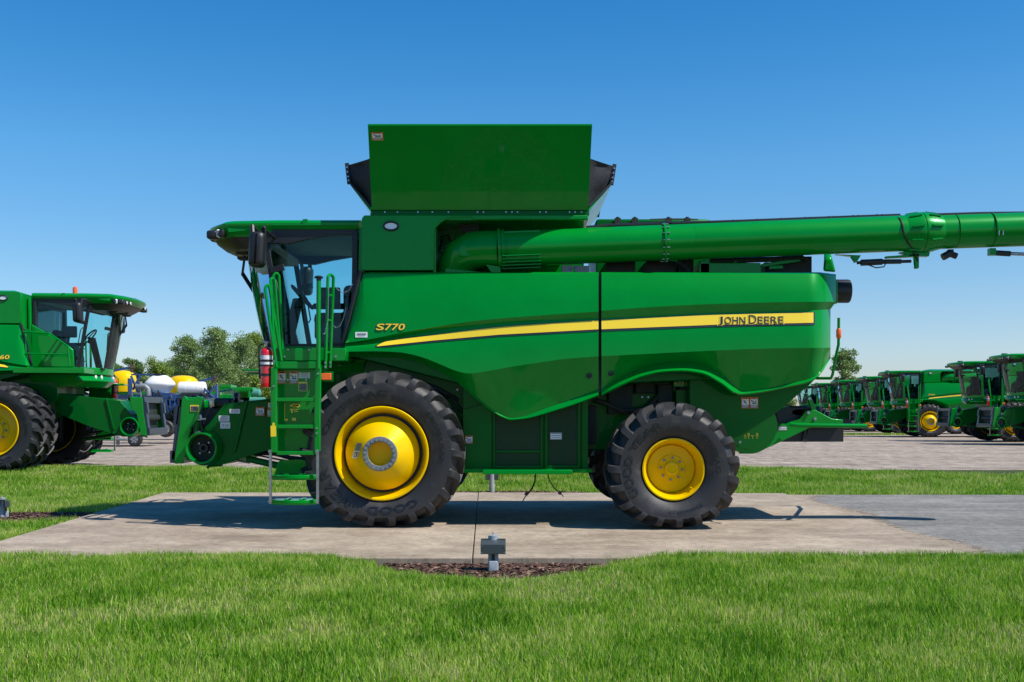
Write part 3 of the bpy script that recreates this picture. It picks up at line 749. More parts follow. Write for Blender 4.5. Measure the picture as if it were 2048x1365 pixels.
    for s in (1, -1): front_wheel(R, (xf, s*1.47, .915), 0 if s > 0 else PI)
    zr = .73
    for s in (1, -1): rear_wheel(R, (LX(1347, 1.9), s*1.62, zr), 0 if s > 0 else PI)
    # --- cab
    yw = 1.0; zf, zg, zr0, zr1 = 2.28, 3.56, 3.80, 3.93
    xt = lambda y: 1.60 + .44*(1-(abs(y)/yw)**2.2)
    xb = lambda y: 1.36 + .42*(1-(abs(y)/yw)**2.2)
    xr = .42
    m = MB(); rows = []
    for k in range(9):
        t = k/8; z = zf + (zr0-.1-zf)*t; row = []
        for j in range(17):
            y = yw*(-1+j/8); row.append((xb(y)*(1-t)+xt(y)*t + .03*math.sin(PI*t), y, z))
        rows.append(row)
    m.grid(rows); 
    wsh = m.build('windshield', 'glass', R)
    for s in (1, -1):
        m = MB(); m.add([(1.35, s*yw, zf+.02), (xr+.06, s*yw, zf+.02), (xr, s*(yw-.02), 3.72), (1.56, s*(yw-.02), 3.70)], [(0, 1, 2, 3)])
        m.build('side_window', 'glass', R, fix=False)
    m = MB(); m.add([(xr, -.9, 3.0), (xr, .9, 3.0), (xr, .9, 3.65), (xr, -.9, 3.65)], [(0, 1, 2, 3)])
    m.build('rear_window', 'glass', R, fix=False)
    m = MB()      # frame: pillars, top trim, sill
    for s in (1, -1):
        m.bar((1.36, s*.985, zf), (1.60, s*.97, 3.74), .05, .07)
        m.bar((xr+.02, s*.985, zf), (xr, s*.97, 3.76), .12, .07)
        m.prism([(.38, zf-.02), (.62, zf-.02), (.40, 2.95), (.38, 2.95)], s*.96, s*1.01)
        m.prism([(xr-.02, 3.80), (1.62, 3.80), (1.60, 3.62), (1.30, 3.60), (1.05, 3.66), (.75, 3.71), (xr, 3.72)], s*.94, s*1.02)
        m.bar((1.38, s*.99, zf), (xr, s*.99, zf), .05, .06)
        m.bar((1.52, s*1.01, 3.26), (1.34, s*1.02, 3.30), .02, .08)      # door handle loop
        m.tube([(1.40, s*1.02, 2.75), (1.38, s*1.06, 2.8), (1.43, s*1.06, 3.1), (1.47, s*1.02, 3.16)], .012, 6)
    m.box(xr-.05, xr+.03, -1, 1, zf, 3.0); m.box(xr-.05, xr+.03, -1, 1, 3.65, 3.8)
    m.bar((1.70, 0.5, zf-.02), (1.70, -.5, zf-.02), .1, .05)
    m.build('cab_frame', 'black', R, bevel=.01)
    m = MB()      # floor, nose and rear wall (green)
    plan = [(xr-.1, -1.02), (1.34, -1.02), (1.62, -.72), (1.76, -.3), (1.78, 0), (1.76, .3), (1.62, .72), (1.34, 1.02), (xr-.1, 1.02)]
    m.plan(plan, 2.12, 2.28)
    m.loft([[(x-.05, y*.98, 2.12) for x, y in plan], [(x+.04 if x > 1 else x, y*.96, 1.98) for x, y in plan], [(x*.93, y*.85, 1.84) for x, y in plan]])
    for s in (1, -1): m.bar((xr-.06, s*1.03, 2.2), (xr-.09, s*1.06, 3.8), .10, .06)
    m.build('cab_floor', 'green', R, bevel=.015)
    hl = MB()
    for s in (1, -1):
        for yy in (.45, .62): hl.lathe([(.055, 0), (.05, .02), (0, .03)], (1.70-(yy-.45)*.45, s*yy, 2.06), 'x', 14)
    build_each(hl, 'headlight', 'lampglass', R)
    m = MB(); m.plan([(x*.97, y*.95) for x, y in plan], 3.72, 3.79); m.build('headliner', 'interior', R)
    def rplan(xe, yo, fr): 
        o = [(.36, -yo), (1.5, -yo), (2.05, -yo*.985)]
        for k in range(9):
            a = -1+k/4; o.append((2.12+(xe-2.12)*(1-a*a)**.6, yo*.97*a))
        return o + [(2.05, yo*.985), (1.5, yo), (.36, yo)]
    rp = rplan(2.50, 1.05, 0)
    m = MB(); m.loft([[(x, y*.985, 3.79) for x, y in rp], [(x+.01, y, 3.82) for x, y in rp], [(x+.01, y, 3.87) for x, y in rp], [(x-.03 if x > 1 else x, y*.97, 3.905) for x, y in rp], [(x*.96+.02, y*.85, 3.93) for x, y in rp]])
    for s in (1, -1): m.bar((.4, s*1.055, 3.845), (1.5, s*1.058, 3.84), .016, .014); m.bar((1.03, s*1.05, 3.875), (1.09, s*1.05, 3.875), .03, .08)
    m.v = [(x, y, z-max(0, x-1.9)*.09*(z-3.79)/.14) for x, y, z in m.v]
    rf = m.build('cab_roof', 'green', R, 40)
    m = MB()
    for x, y, sx in ((2.15, .45, .10), (2.02, .3, .06), (1.32, .0, .05), (.9, .4, .06)): m.rbox(x-sx, x+sx, y-.1, y+.1, 3.90, 3.955 if sx > .06 else 3.935, .015)
    m.build('roof_antenna', 'black', rf)
    def vx(y): 
        a = y/1.02; return 2.12+.38*max(0, 1-a*a)**.6+.03
    m = MB()      # visor below the roof with light openings
    vp = [(x, y) for x, y in rp if x > 1.4]
    vis = [(x, y*.98) for x, y in vp]
    m.loft([[(x-.0, y, 3.80) for x, y in vis], [(x-.01, y*.995, 3.765) for x, y in vis], [(x-.08 if x > 1.9 else x, y*.96, 3.70) for x, y in vis]], 1); m.loft([[(x-.08 if x > 1.9 else x, y*.96, 3.699) for x, y in vis], [(x-.16 if x > 1.9 else x, y*.93, 3.64) for x, y in vis], [(1.62+(x-1.62)*.60, y*.85, 3.56) for x, y in vis]])
    for s in (1, -1):
        for k in range(4):
            yy = (.98, .86, .74, .62)[k]; m.rbox(vx(yy)-.12, vx(yy)-.045, s*yy-.06, s*yy+.06, 3.69, 3.785, .02)
    for x, y in ((2.0, .5), (1.85, .2), (1.85, -.2), (2.0, -.5), (2.1, 0)): m.rbox(x-.09, x+.09, y-.08, y+.08, 3.53, 3.62, .03)
    m.build('visor', ['black', 'green'], rf, 30)
    m = MB()
    for s in (1, -1):
        m.prism(Q([(452, 448), (508, 445), (506, 456), (490, 462), (458, 465)], 1.02), s*1.015, s*1.03)
    build_each(m, 'visor_cheek', 'green', rf)
    m = MB()
    def vx(y): 
        a = y/1.02; return 2.12+.38*max(0, 1-a*a)**.6+.03
    for s in (1, -1):
        for yy in (.98, .86, .74, .62): m.rbox(vx(yy)-.08, vx(yy)-.03, s*yy-.042, s*yy+.042, 3.70, 3.775, .03)
        x, y, z = L(432, 470, .95); m.rbox(x-.03, x+.11, s*.95-.1, s*.95+.07, z-.06, z+.05, .03, 1); m.rbox(x-.07, x-.02, s*1.0-.06, s*1.0+.03, z-.045, z+.06, .02, 0)
    build_each(m, 'work_light', ['lampglass', 'black'], rf)
    m = MB(); m.tube([(1.98, .2, 3.58), (1.93, .22, 3.44), (1.96, .2, 3.40)], .012, 6); m.bar((2.03, .25, 3.6), (2.07, .25, 3.3), .02, .03); m.bar((2.07, .25, 3.32), (1.86, .1, 2.95), .02, .05)
    m.build('wiper', 'black', R)
    for s in (1, -1):      # mirrors
        m = MB(); x0, x1 = LX(529, 1.62), LX(498, 1.62); z0_, z1_ = LZ(535, 1.62), LZ(465, 1.62)
        m.rbox(x0, x1, 1.5, 1.72, z0_, z1_, .06)
        m.v = [(x + (z-z0_)*(-.04), y, z) for x, y, z in m.v]
        m.tube([(1.62, 1.0, 3.70), (1.64, 1.3, 3.73), (1.62, 1.58, 3.73), (1.60, 1.62, 3.58)], .030, 8); m.rbox(1.45, 1.51, 1.53, 1.60, 3.57, 3.74, .028); m.tube([(1.46, 1.0, 3.68), (1.48, 1.56, 3.70)], .02, 8)
        if s < 0: m = m.mirror()
        m.build('mirror', 'black', R)
    m = MB(); m.prism([(.38, 2.27), (1.30, 2.27), (1.28, 2.66), (1.16, 2.76), (.38, 3.22)], -1.09, -1.03); m.build('cab_side_panel', 'green', R, bevel=.02)
    # interior
    m = MB(); m.rbox(.62, 1.10, -.25, .25, 2.62, 2.76, .06); m.rbox(.52, .70, -.25, .25, 2.7, 3.16, .07); m.rbox(.7, .95, -.2, .2, 2.3, 2.62, .05)
    m.rbox(.62, 1.1, .28, .38, 2.82, 2.9, .04)
    m.build('seat', 'seat', R)
    m = MB(); m.rbox(.75, 1.20, -.62, -.34, 2.45, 2.84, .06); m.rbox(.86, 1.20, -.60, -.54, 2.96, 3.22, .03); m.bar((1.0, -.57, 2.8), (1.02, -.57, 3.0), .04, .04)
    m.rbox(.5, .9, -.95, .95, 2.3, 2.62, .05)
    m.build('console', 'black', R)
    m = MB(); m.bar((1.52, .0, 2.3), (1.36, 0, 2.98), .09, .13); m.rbox(1.28, 1.42, -.08, .08, 2.86, 3.0, .03)
    n_ = Vector((-.75, 0, .66)); u_ = Vector((0, 1, 0)); v_ = n_.cross(u_)
    c_ = Vector((1.30, 0, 3.02)); m.tube([c_+u_*.21*math.cos(a)+v_*.21*math.sin(a) for a in np.linspace(0, 2*PI, 24, endpoint=False)], .018, 6, 0, True)
    for a in (.5, 2.6, 4.7): m.bar(c_, c_+u_*.21*math.cos(a)+v_*.21*math.sin(a), .03, .015)
    m.build('steering_column', 'black', R)
    # --- platform, ladder and rails (left)
    m = MB(); m.prism(Q([(548, 697), (690, 697), (692, 704), (690, 722), (545, 722)], 1.78), 1.0, 1.78)
    m.prism(Q([(545, 723.5), (642, 723.5), (642, 738), (545, 738)], 1.86), 1.74, 1.86)
    m.prism(Q([(486, 739), (545, 739), (545, 743), (486, 743)], 1.55), .6, 1.6); m.prism(Q([(486, 740), (545, 740), (540, 748), (486, 748)], 1.2), .9, .95)
    pf = m.build('platform', 'green', R, bevel=.008)
    m = MB()
    yo = 1.96
    m.prism(Q([(541, 735), (553, 735), (553, 842), (553, 906), (541, 906)], yo), yo-.07, yo); m.prism(Q([(630, 735), (642, 735), (640, 845), (640, 904), (628, 904), (628, 845)], yo), yo-.07, yo)
    lad = m.build('ladder', 'green', R, bevel=.01)
    for py in (796, 850, 903):
        s_ = MB(); s_.prism(Q([(553, py), (628, py), (628, py+7.5), (553, py+7.5)], yo-.02), yo-.22, yo-.01); s_.build('step', 'green', lad, bevel=.006)
    for py in (950, 1000):
        s_ = MB(); x0, x1 = LX(630, yo), LX(541, yo); pl = [(x0+(x1-x0)*k/14, yo-.07+.10*math.sin(PI*k/14)) for k in range(15)] + [(x1, yo-.30), (x0, yo-.30)]
        za, zb_ = LZ(py+11, yo), LZ(py+1, yo)
        s_.loft([[(x, y-.02, za) for x, y in pl], [(x, y, za+.02) for x, y in pl], [(x, y, zb_) for x, y in pl]])
        for q in (.33, .66): s_.box(x0+(x1-x0)*q-.025, x0+(x1-x0)*q+.025, yo-.28, yo-.02, zb_, zb_+.012)
        if py == 950: s_.prism(Q([(555, 925), (560, 921), (600, 919), (625, 924), (626, 950), (548, 950)], yo-.30), yo-.33, yo-.31)
        s_.build('step', 'green', lad, bevel=.006)
    m = MB()
    for px in (540.5, 635): 
        m.prism(Q([(px-2.5, 900), (px+2.5, 900), (px+2.5, 1008), (px-2.5, 1008)], yo+.01), yo-.02, yo+.01)
        for py in (903, 952, 1003): p = L(px, py, yo); m.cyl((p[0], yo, p[2]), (p[0], yo+.03, p[2]), .02, 8)
    m.build('hanger', 'steel', lad)
    m = MB(); m.prism(Q([(548, 740), (632, 740), (632, 903), (548, 903)], 1.70), 1.68, 1.70); m.box(LX(632, 1.7), LX(548, 1.7), 1.3, 1.70, LZ(741, 1.7), LZ(738, 1.7))
    bp = m.build('ladder_back', 'green', R, bevel=.004)
    m = MB()
    loop_rail(m, L(553, 735, 1.95), L(530, 578, 1.93), L(539, 574, 1.90), L(563, 722, 1.84)); loop_rail(m, L(549, 712, 1.93), L(541, 562, 1.88), L(549, 562, 1.84), L(562, 722, 1.80))
    m.tube(LL([(637, 738, 1.95), (637, 640, 1.95), (637.5, 561, 1.95)]), .028, 10)
    loop_rail(m, L(552, 705, 1.25), L(547, 552, 1.25), L(558, 552, 1.22), L(566, 715, 1.22)); loop_rail(m, L(651, 738, 1.9), L(656, 554, 1.9), L(667, 556, 1.8), L(660, 735, 1.8))
    for a in ((554, 620, 1.25, 561, 620, 1.22), (556, 660, 1.25, 563, 660, 1.22), (655, 590, 1.9, 665, 592, 1.8), (654, 640, 1.9, 663, 642, 1.8), (653, 705, 1.9, 661, 706, 1.8)): m.cyl(L(*a[:3]), L(*a[3:]), .014, 8)
    hrs = build_each(m, 'handrail', 'green', R); hr = hrs[0]
    m = MB(); p = L(637.5, 557, 1.95); m.lathe([(.05, 0), (.055, .015), (.03, .03), (0, .032)], p, 'z', 14, 0, True); m.cyl(p, (p[0], p[1], p[2]-.03), .03, 8); m.build('knob', 'black', hr)
    m = MB()
    for pts in ([(668, 572, 1.8), (676, 580, 1.75), (686, 586, 1.7), (697, 582, 1.62), (706, 568, 1.5)], [(664, 650, 1.8), (672, 656, 1.75), (680, 652, 1.65), (686, 640, 1.55), (692, 615, 1.5)], [(657, 576, 1.92), (656, 640, 1.92), (650, 668, 1.92), (645, 668, 1.94)], [(541, 585, 1.9), (545, 640, 1.9), (552, 690, 1.88)]):
        P_ = LL(pts)
        for i in range(len(P_)-1):
            a, b_ = Vector(P_[i]), Vector(P_[i+1]); n = max(2, int((b_-a).length/.022))
            for k in range(n): m.bar(a.lerp(b_, k/n), a.lerp(b_, (k+.75)/n), .012 if k % 2 else .005, .005 if k % 2 else .012)
    build_each(m, 'chain', 'steel', hr)
    m = MB(); x, y, z = L(651, 754, 1.93); m.prism(Q([(639, 744), (666, 744), (666, 764), (639, 764)], 1.9), 1.84, 1.90)
    m.prism(Q([(636, 741), (648, 741), (648, 745), (636, 745)], 1.9), 1.84, 1.92)
    al = m.build('signal_lamp', 'green_dk', R, bevel=.008)
    m = MB(); m.prism(Q([(642, 747), (662.5, 747), (662.5, 760.5), (642, 760.5)], 1.93), 1.90, 1.93); m.build('lens', 'amber', al, bevel=.008)
    m = MB(); m.prism(Q([(541, 852), (551.5, 852), (552, 873), (541.5, 874)], 2.0), 1.992, 2.0); m.prism(Q([(545, 846), (549, 846), (549, 852), (545, 852)], 2.0), 1.992, 2.0); m.build('tag', 'decal_yellow', lad)
    # rivets on the platform and ladder
    m = MB()
    for px, py, yy in ((548, 723, 1.96), (548, 773, 1.96), (637, 748, 1.96), (576, 760, 1.71), (613, 760, 1.71), (634, 857, 1.96), (634, 867, 1.96), (651, 726, 1.92), (651, 734, 1.92), (661, 726, 1.82), (661, 734, 1.82), (577, 700, 1.78), (619, 700, 1.78), (672, 714, 1.78), (570, 714, 1.78)):
        p = L(px, py, yy); m.cyl(p, (p[0], p[1]+.018, p[2]), .013, 8)
    build_each(m, 'rivet', 'steel', R)
    # --- feeder house
    yf = .72
    m = MB(); m.prism(Q([(660, 780), (545, 797), (449, 808), (418, 848), (392, 868), (380, 895), (392, 924), (438, 931), (545, 898), (660, 850)], yf), -yf, yf)
    m.prism(Q([(491, 802), (497, 801), (472, 905), (466, 905)], yf), yf-.01, yf+.035); m.prism(Q([(491, 802), (497, 801), (472, 905), (466, 905)], yf), -yf-.035, -yf+.01)
    m.prism(Q([(470, 808), (545, 799), (545, 801), (470, 810.5)], yf), yf-.01, yf+.03)
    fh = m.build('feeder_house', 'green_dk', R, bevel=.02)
    m = MB(); c0 = L(411, 896, yf)
    for s in (1, -1):
        c1 = (c0[0], s*c0[1], c0[2]); t = s
        m.lathe([(.235, -.02*t), (.235, .05*t), (.205, .10*t), (.205, .20*t), (.195, .205*t), (.18, .20*t), (.178, .02*t)], c1, 'y', 40, 0, True)
        m.lathe([(.17, .03*t), (0, .03*t)], c1, 'y', 30, 1, True); m.lathe([(.06, .03*t), (.06, .1*t), (.03, .1*t), (.03, .03*t)], c1, 'y', 20, 2, True)
        for k in range(4):
            a = k*PI/2+.7; p = (c1[0]+.09*math.cos(a), c1[1]+.03*t, c1[2]+.09*math.sin(a)); m.cyl(p, (p[0], p[1]+.03*t, p[2]), .012, 8, 3)
    # teeth ring
    for k in range(26):
        a = PI*.45+k*PI*.85/26; m.cyl((c0[0]-.0+.20*math.cos(a)*-1, yf+.2, c0[2]+.20*math.sin(a)), (c0[0]-.20*math.cos(a), yf+.215, c0[2]+.20*math.sin(a)), .008, 5, 0)
    build_each(m, 'drive_drum', ['green', 'dark', 'black', 'steel'], fh)
    m = MB()
    sp = Q([(366, 799), (372, 792), (378, 799), (388, 800), (397, 793), (408, 795), (404, 822), (398, 838), (384, 856), (376, 900), (370, 926), (353, 928), (351, 920), (362, 850)], .80)
    for s in (1, -1): m.prism(sp, s*.80, s*.86)
    m.box(2.55, 2.69, -.80, .80, 1.50, 1.62); m.bar((2.78, -.80, .80), (2.78, .80, .80), .10, .10)
    fp = m.build('face_plate', 'green', R, bevel=.008)
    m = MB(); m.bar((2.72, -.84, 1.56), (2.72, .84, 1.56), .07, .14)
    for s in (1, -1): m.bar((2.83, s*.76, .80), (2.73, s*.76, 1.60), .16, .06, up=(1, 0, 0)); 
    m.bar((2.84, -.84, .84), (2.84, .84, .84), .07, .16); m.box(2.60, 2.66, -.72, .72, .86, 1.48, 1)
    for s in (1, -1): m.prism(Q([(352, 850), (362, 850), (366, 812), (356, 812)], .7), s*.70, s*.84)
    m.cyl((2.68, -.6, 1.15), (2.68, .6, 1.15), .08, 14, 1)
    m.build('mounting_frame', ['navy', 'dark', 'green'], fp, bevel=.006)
    m = MB(); m.tube(LL([(407, 800, .9), (404, 815, .92), (398, 832, .92), (402, 850, .9), (404, 862, .88)]), .012, 6); m.tube(LL([(420, 815, .9), (412, 832, .92), (408, 848, .9)]), .012, 6); m.tube(LL([(402, 838, .92), (400, 830, .92)]), .02, 6, 1); m.tube(LL([(396, 840, .92), (412, 838, .92)]), .014, 6, 1)
    m.tube(LL([(393, 865, .86), (397, 845, .86)]), .03, 8, 2); m.cyl(L(392, 866, .88), L(400, 864, .9), .014, 8, 1)
    m.tube(LL([(470, 903, .5), (520, 912, .6), (560, 920, .65), (640, 932, .6)]), .012, 6); m.tube(LL([(495, 918, .6), (540, 928, .7), (560, 932, .75), (640, 945, .75)]), .045, 10, 2); m.tube(LL([(465, 920, .6), (500, 926, .6)]), .016, 8, 1); m.tube(LL([(500, 905, .5), (550, 908, .6), (580, 916, .6), (620, 920, .6)]), .03, 8)
    m.tube(LL([(445, 930, .6), (420, 932, .6), (414, 936, .6)]), .02, 8, 2)
    m.build('hydraulics', ['black', 'steel', 'green_dk'], fh)
    m = MB(); m.rbox(LX(469, .4), LX(436, .4), .2, .62, LZ(815, .4), LZ(797, .4), .03, 0); m.rbox(LX(425, .4), LX(405, .4), .4, .72, LZ(818, .4), LZ(800, .4), .03, 2)
    m.tube(LL([(437, 815, .5), (438, 784, .5), (465, 779, .5), (467, 800, .5)]), .013, 6, 1); m.tube(LL([(437, 815, .0), (438, 784, .0), (465, 779, .0), (467, 800, .0)]), .013, 6, 1); m.cyl(L(470, 796, .3), L(478, 796, .3), .07, 12, 0)
    build_each(m, 'coupler', ['black', 'steel', 'green'], fh)
    return R

combine = build_combine('combine_harvester')
tag(combine, 'large green combine harvester on the concrete pad with its grain tank lid raised', 'combine harvester')

# one-off pieces of the big machine: model lettering, stickers, hanging cables
def part_of(n, parent): return [c for c in parent.children if stem(c.name) == n]
m = MB()
for off, mi, lift in ((.055, 1, .008), (.018, 0, .012)):
    for body, x0, x1 in (('S', 752, 766.5), ('770', 769, 808)):
        def fn(u, v, x0=x0, x1=x1, lift=lift):
            px = x0+(x1-x0)*u+v*3.0; py = 660.5-v*12.5; return L(px, py, surf(FP, px, py)+bulge(FP, px, py)+lift)
        text_mb(m, body, fn, mi, off)
m.build('model_lettering', ['decal_yellow', 'decal_black'], combine, fix=False)
m = MB()
def plate(a, lift, mi):
    p0, q0, p1, q1 = a; m.add([L(p, q, surf(FP, p, q)+bulge(FP, p, q)+lift) for p, q in ((p0, q0), (p1, q0), (p1, q1), (p0, q1))], [(0, 1, 2, 3)], mi)
plate((710.5, 664.5, 735, 675.5), .006, 0)
def fn(u, v): px = 714+18*u+v*1.5; py = 670.3-v*3.4; return L(px, py, surf(FP, px, py)+bulge(FP, px, py)+.009)
text_mb(m, 'ALWAYS', fn, 1, .01) if False else None
for k in range(6): plate((714.5+3*k, 667.2, 716.6+3*k, 670.2), .009, 1)
plate((716, 672.4, 729, 673), .009, 2)
m.build('dealer_sticker', ['sticker', 'decal_black', 'greysteel'], combine, fix=False)
for a in ((555, 743, 572.5, 768, 1.70, 'warn'), (578.5, 743.5, 596.5, 768.5, 1.70, 'warn2'), (597.5, 745.5, 620, 757, 1.70, 'info'), (597, 764, 615, 783, 1.70, 'yellow'),
           (930.5, 872, 945.5, 887.5, 1.212, 'warn2'), (1411.5, 792, 1424.5, 812, 1.0, 'warn2'), (1482.5, 795, 1498.5, 817, 1.222, 'warn'), (1499.5, 795, 1516, 817, 1.222, 'warn2'),
          (1556.5, 852.5, 1573.5, 861.5, 1.02, 'plate'), (511.5, 814.5, 529, 832, .76, 'warn2'), (536, 805, 546, 818, .76, 'warn'), (535, 819, 546, 834, .76, 'warn2'),
          (459, 818.5, 480, 827.5, .725, 'cross'), (437.5, 831.5, 459, 843.5, .725, 'info'), (440.5, 845, 460.5, 857.5, .725, 'draw'), (380.5, 810.5, 398, 823.5, .865, 'yellow'), (1100, 865, 1124, 880, 1.24, 'plate')):
    decal(combine, *a)
dl_ = decal(combine, 743.5, 267, 766.5, 281, 1.903, 'warn2', 'decal')
zs = [v.co.z for v in dl_.data.vertices]; zm = sum(zs)/len(zs)
for v in dl_.data.vertices: v.co.y += (v.co.z-zm)*.66+.012
# yellow route diagrams low on the ladder plate and on the spreader
m = MB()
for a in ((569, 807, 570, 842), (580, 810, 600, 813), (586, 808, 590, 815), (592, 808, 598, 815), (580, 818, 598, 820), (582, 820, 586, 826), (588, 822, 596, 824), (570, 838, 576, 842), (584, 836, 592, 842)):
    p = Q([(a[0], a[1]), (a[2], a[1]), (a[2], a[3]), (a[0], a[3])], 1.70); m.add([(x, 1.704, z) for x, z in p], [(0, 1, 2, 3)])
for k, px in enumerate((1497, 1505, 1514)):
    for a in ((px-3, 871, px+3, 872.5), (px-.7, 871, px+.7, 878)):
        p = Q([(a[0], a[1]), (a[2], a[1]), (a[2], a[3]), (a[0], a[3])], 1.16); m.add([(x, 1.165, z) for x, z in p], [(0, 1, 2, 3)])
    x, y, z = L(px, 868.5, 1.16)
    if k != 1: m.add([(x+.014*math.cos(t), 1.165, z+.014*math.sin(t)) for t in np.linspace(0, 2*PI, 10, endpoint=False)], [tuple(range(10))])
for k in range(4):
    p = Q([(1488, 870+2*k), (1492, 870+2*k), (1492, 871+2*k), (1488, 871+2*k)], 1.16); m.add([(x, 1.165, z) for x, z in p], [(0, 1, 2, 3)])
build_each(m, 'diagram_decal', 'decal_yellow', combine, fix=False)
m = MB()      # sticker on the front wheel disc
wl = part_of('wheel', combine)[0]
def cone(r): return float(np.interp(r, [.205, .28, .36, .43], [.365, .315, .235, .155]))
for (u0, u1, v0, v1, mi, lf) in ((-.10, .10, .0, .075, 0, .004), (-.10, .0, .0, .075, 1, .006), (.02, .08, .018, .06, 2, .007), (.035, .07, .03, .048, 0, .009)):
    vs = []
    for u, v in ((u0, v0), (u1, v0), (u1, v1), (u0, v1)):
        rx, rz = .335-v, .03; ang = math.radians(-20); dx, dz = rx, u
        x = dx*math.cos(-.16)-dz*math.sin(-.38); z = dx*.02-dz*math.cos(.38)+.03
        vs.append((x, cone(math.hypot(x, z))+lf+.006, z))
    m.add(vs, [(0, 1, 2, 3)], mi)
m.build('wheel_sticker', ['sticker', 'greysteel', 'decal_black'], wl, fix=False)
m = MB(); m.tube(LL([(1071, 948, 1.2), (1070, 962, 1.22), (1065, 976, 1.24), (1054, 990, 1.26)]), .012, 6); m.tube(LL([(1054, 988, 1.26), (1044, 1005, 1.28)]), .007, 6)
m.tube(LL([(1096, 948, 1.2), (1098, 960, 1.22), (1107, 975, 1.22), (1119, 986, 1.22)]), .008, 6); m.tube(LL([(1119, 984, 1.22), (1127, 994, 1.22)]), .006, 6)
for p in ((1053, 988, 1.26), (1120, 986, 1.22)): q = L(*p); m.cyl((q[0]-.01, q[1], q[2]+.02), (q[0]+.012, q[1], q[2]-.02), .02, 8)
build_each(m, 'hanging_cable', 'black', combine)

def extinguisher():
    R = empty('fire_extinguisher', (0, 0, 0))
    m = MB(); m.lathe([(0, 0), (.066, .0), (.072, .02), (.074, .06), (.074, .40), (.068, .44), (.045, .47), (.02, .48), (.018, .50)], (0, 0, 0), 'z', 24, 0, True); m.build('cylinder', 'red', R)
    m = MB(); m.cyl((0, 0, .49), (0, 0, .55), .018, 10, 0); m.rbox(-.03, .05, -.015, .015, .53, .57, .01, 0); m.lathe([(.02, 0), (.028, .02), (.02, .045), (0, .05)], (-.005, 0, .555), 'z', 10, 1, True); m.tube([(.03, 0, .53), (.09, .02, .5), (.085, .02, .3), (.08, .02, .1)], .01, 6, 1); m.build('valve', ['steel', 'black'], R)
    m = MB()
    for a, b in ((.335, .385), (.275, .305)): m.lathe([(.0752, a), (.0752, b)], (0, 0, 0), 'z', 24, 0, True)
    m.build('label', 'sticker', R)
    m = MB()
    for a, b in ((.31, .332), (.255, .272), (.135, .165)): m.lathe([(.076, a), (.079, a), (.079, b), (.076, b)], (0, 0, 0), 'z', 24, 0, True)
    m.box(-.02, .02, -.12, -.07, .1, .36); m.build('strap', 'black', R)
    return R
ex = extinguisher()
def on_combine(c, p):       # place a thing at local point p of combine c
    v = Matrix.Rotation(c.rotation_euler.z, 4, 'Z') @ Vector(p); return (c.location.x+v.x, c.location.y+v.y, c.location.z+v.z)
EXP = L(533, 775, 1.88); EXP = (EXP[0], EXP[1]-.0, EXP[2])
ex.location = on_combine(combine, EXP); ex.rotation_euler = (0, 0, PI)
tag(ex, 'red fire extinguisher strapped beside the ladder of the combine on the pad', 'fire extinguisher', 'fire extinguishers on the combines')

# ------------------------------------------------------------------ ground
def gz(x, y):
    if y <= 19.6: return -.085
    if y < 25: 
        t = (y-19.6)/5.4; return -.085+.2*(t*t*(3-2*t))
    if y < 60: return .115-.1*(y-25)/35
    return .015
def ground_mat(name, c1, c2, c3, s1=2.2, s2=40, bump=.5, rough=.95, spots=None):
    m = bpy.data.materials.new(name); m.use_nodes = True; n = m.node_tree.nodes; l = m.node_tree.links; p = n['Principled BSDF']
    p.inputs['Roughness'].default_value = rough; p.inputs['Specular IOR Level'].default_value = .25
    tc = n.new('ShaderNodeTexCoord')
    a = n.new('ShaderNodeTexNoise'); a.inputs['Scale'].default_value = s1; a.inputs['Detail'].default_value = 8; a.inputs['Roughness'].default_value = .7
    b = n.new('ShaderNodeTexNoise'); b.inputs['Scale'].default_value = s2; b.inputs['Detail'].default_value = 5; b.inputs['Roughness'].default_value = .8
    ra = n.new('ShaderNodeValToRGB'); ra.color_ramp.elements[0].position = .36; ra.color_ramp.elements[1].position = .66
    ra.color_ramp.elements[0].color = (*c1, 1); ra.color_ramp.elements[1].color = (*c2, 1)
    rb = n.new('ShaderNodeValToRGB'); rb.color_ramp.elements[0].position = .5; rb.color_ramp.elements[1].position = .72; rb.color_ramp.elements[0].color = (0, 0, 0, 1)
    mx = n.new('ShaderNodeMix'); mx.data_type = 'RGBA'; mx.inputs[7].default_value = (*c3, 1)
    for t in (a, b): l.new(tc.outputs['Object'], t.inputs['Vector'])
    l.new(a.outputs['Fac'], ra.inputs[0]); l.new(b.outputs['Fac'], rb.inputs[0]); l.new(rb.outputs[0], mx.inputs[0]); l.new(ra.outputs[0], mx.inputs[6]); l.new(mx.outputs[2], p.inputs['Base Color'])
    bp = n.new('ShaderNodeBump'); bp.inputs['Strength'].default_value = bump; bp.inputs['Distance'].default_value = .03
    l.new(b.outputs['Fac'], bp.inputs['Height']); l.new(bp.outputs[0], p.inputs['Normal'])
    return m
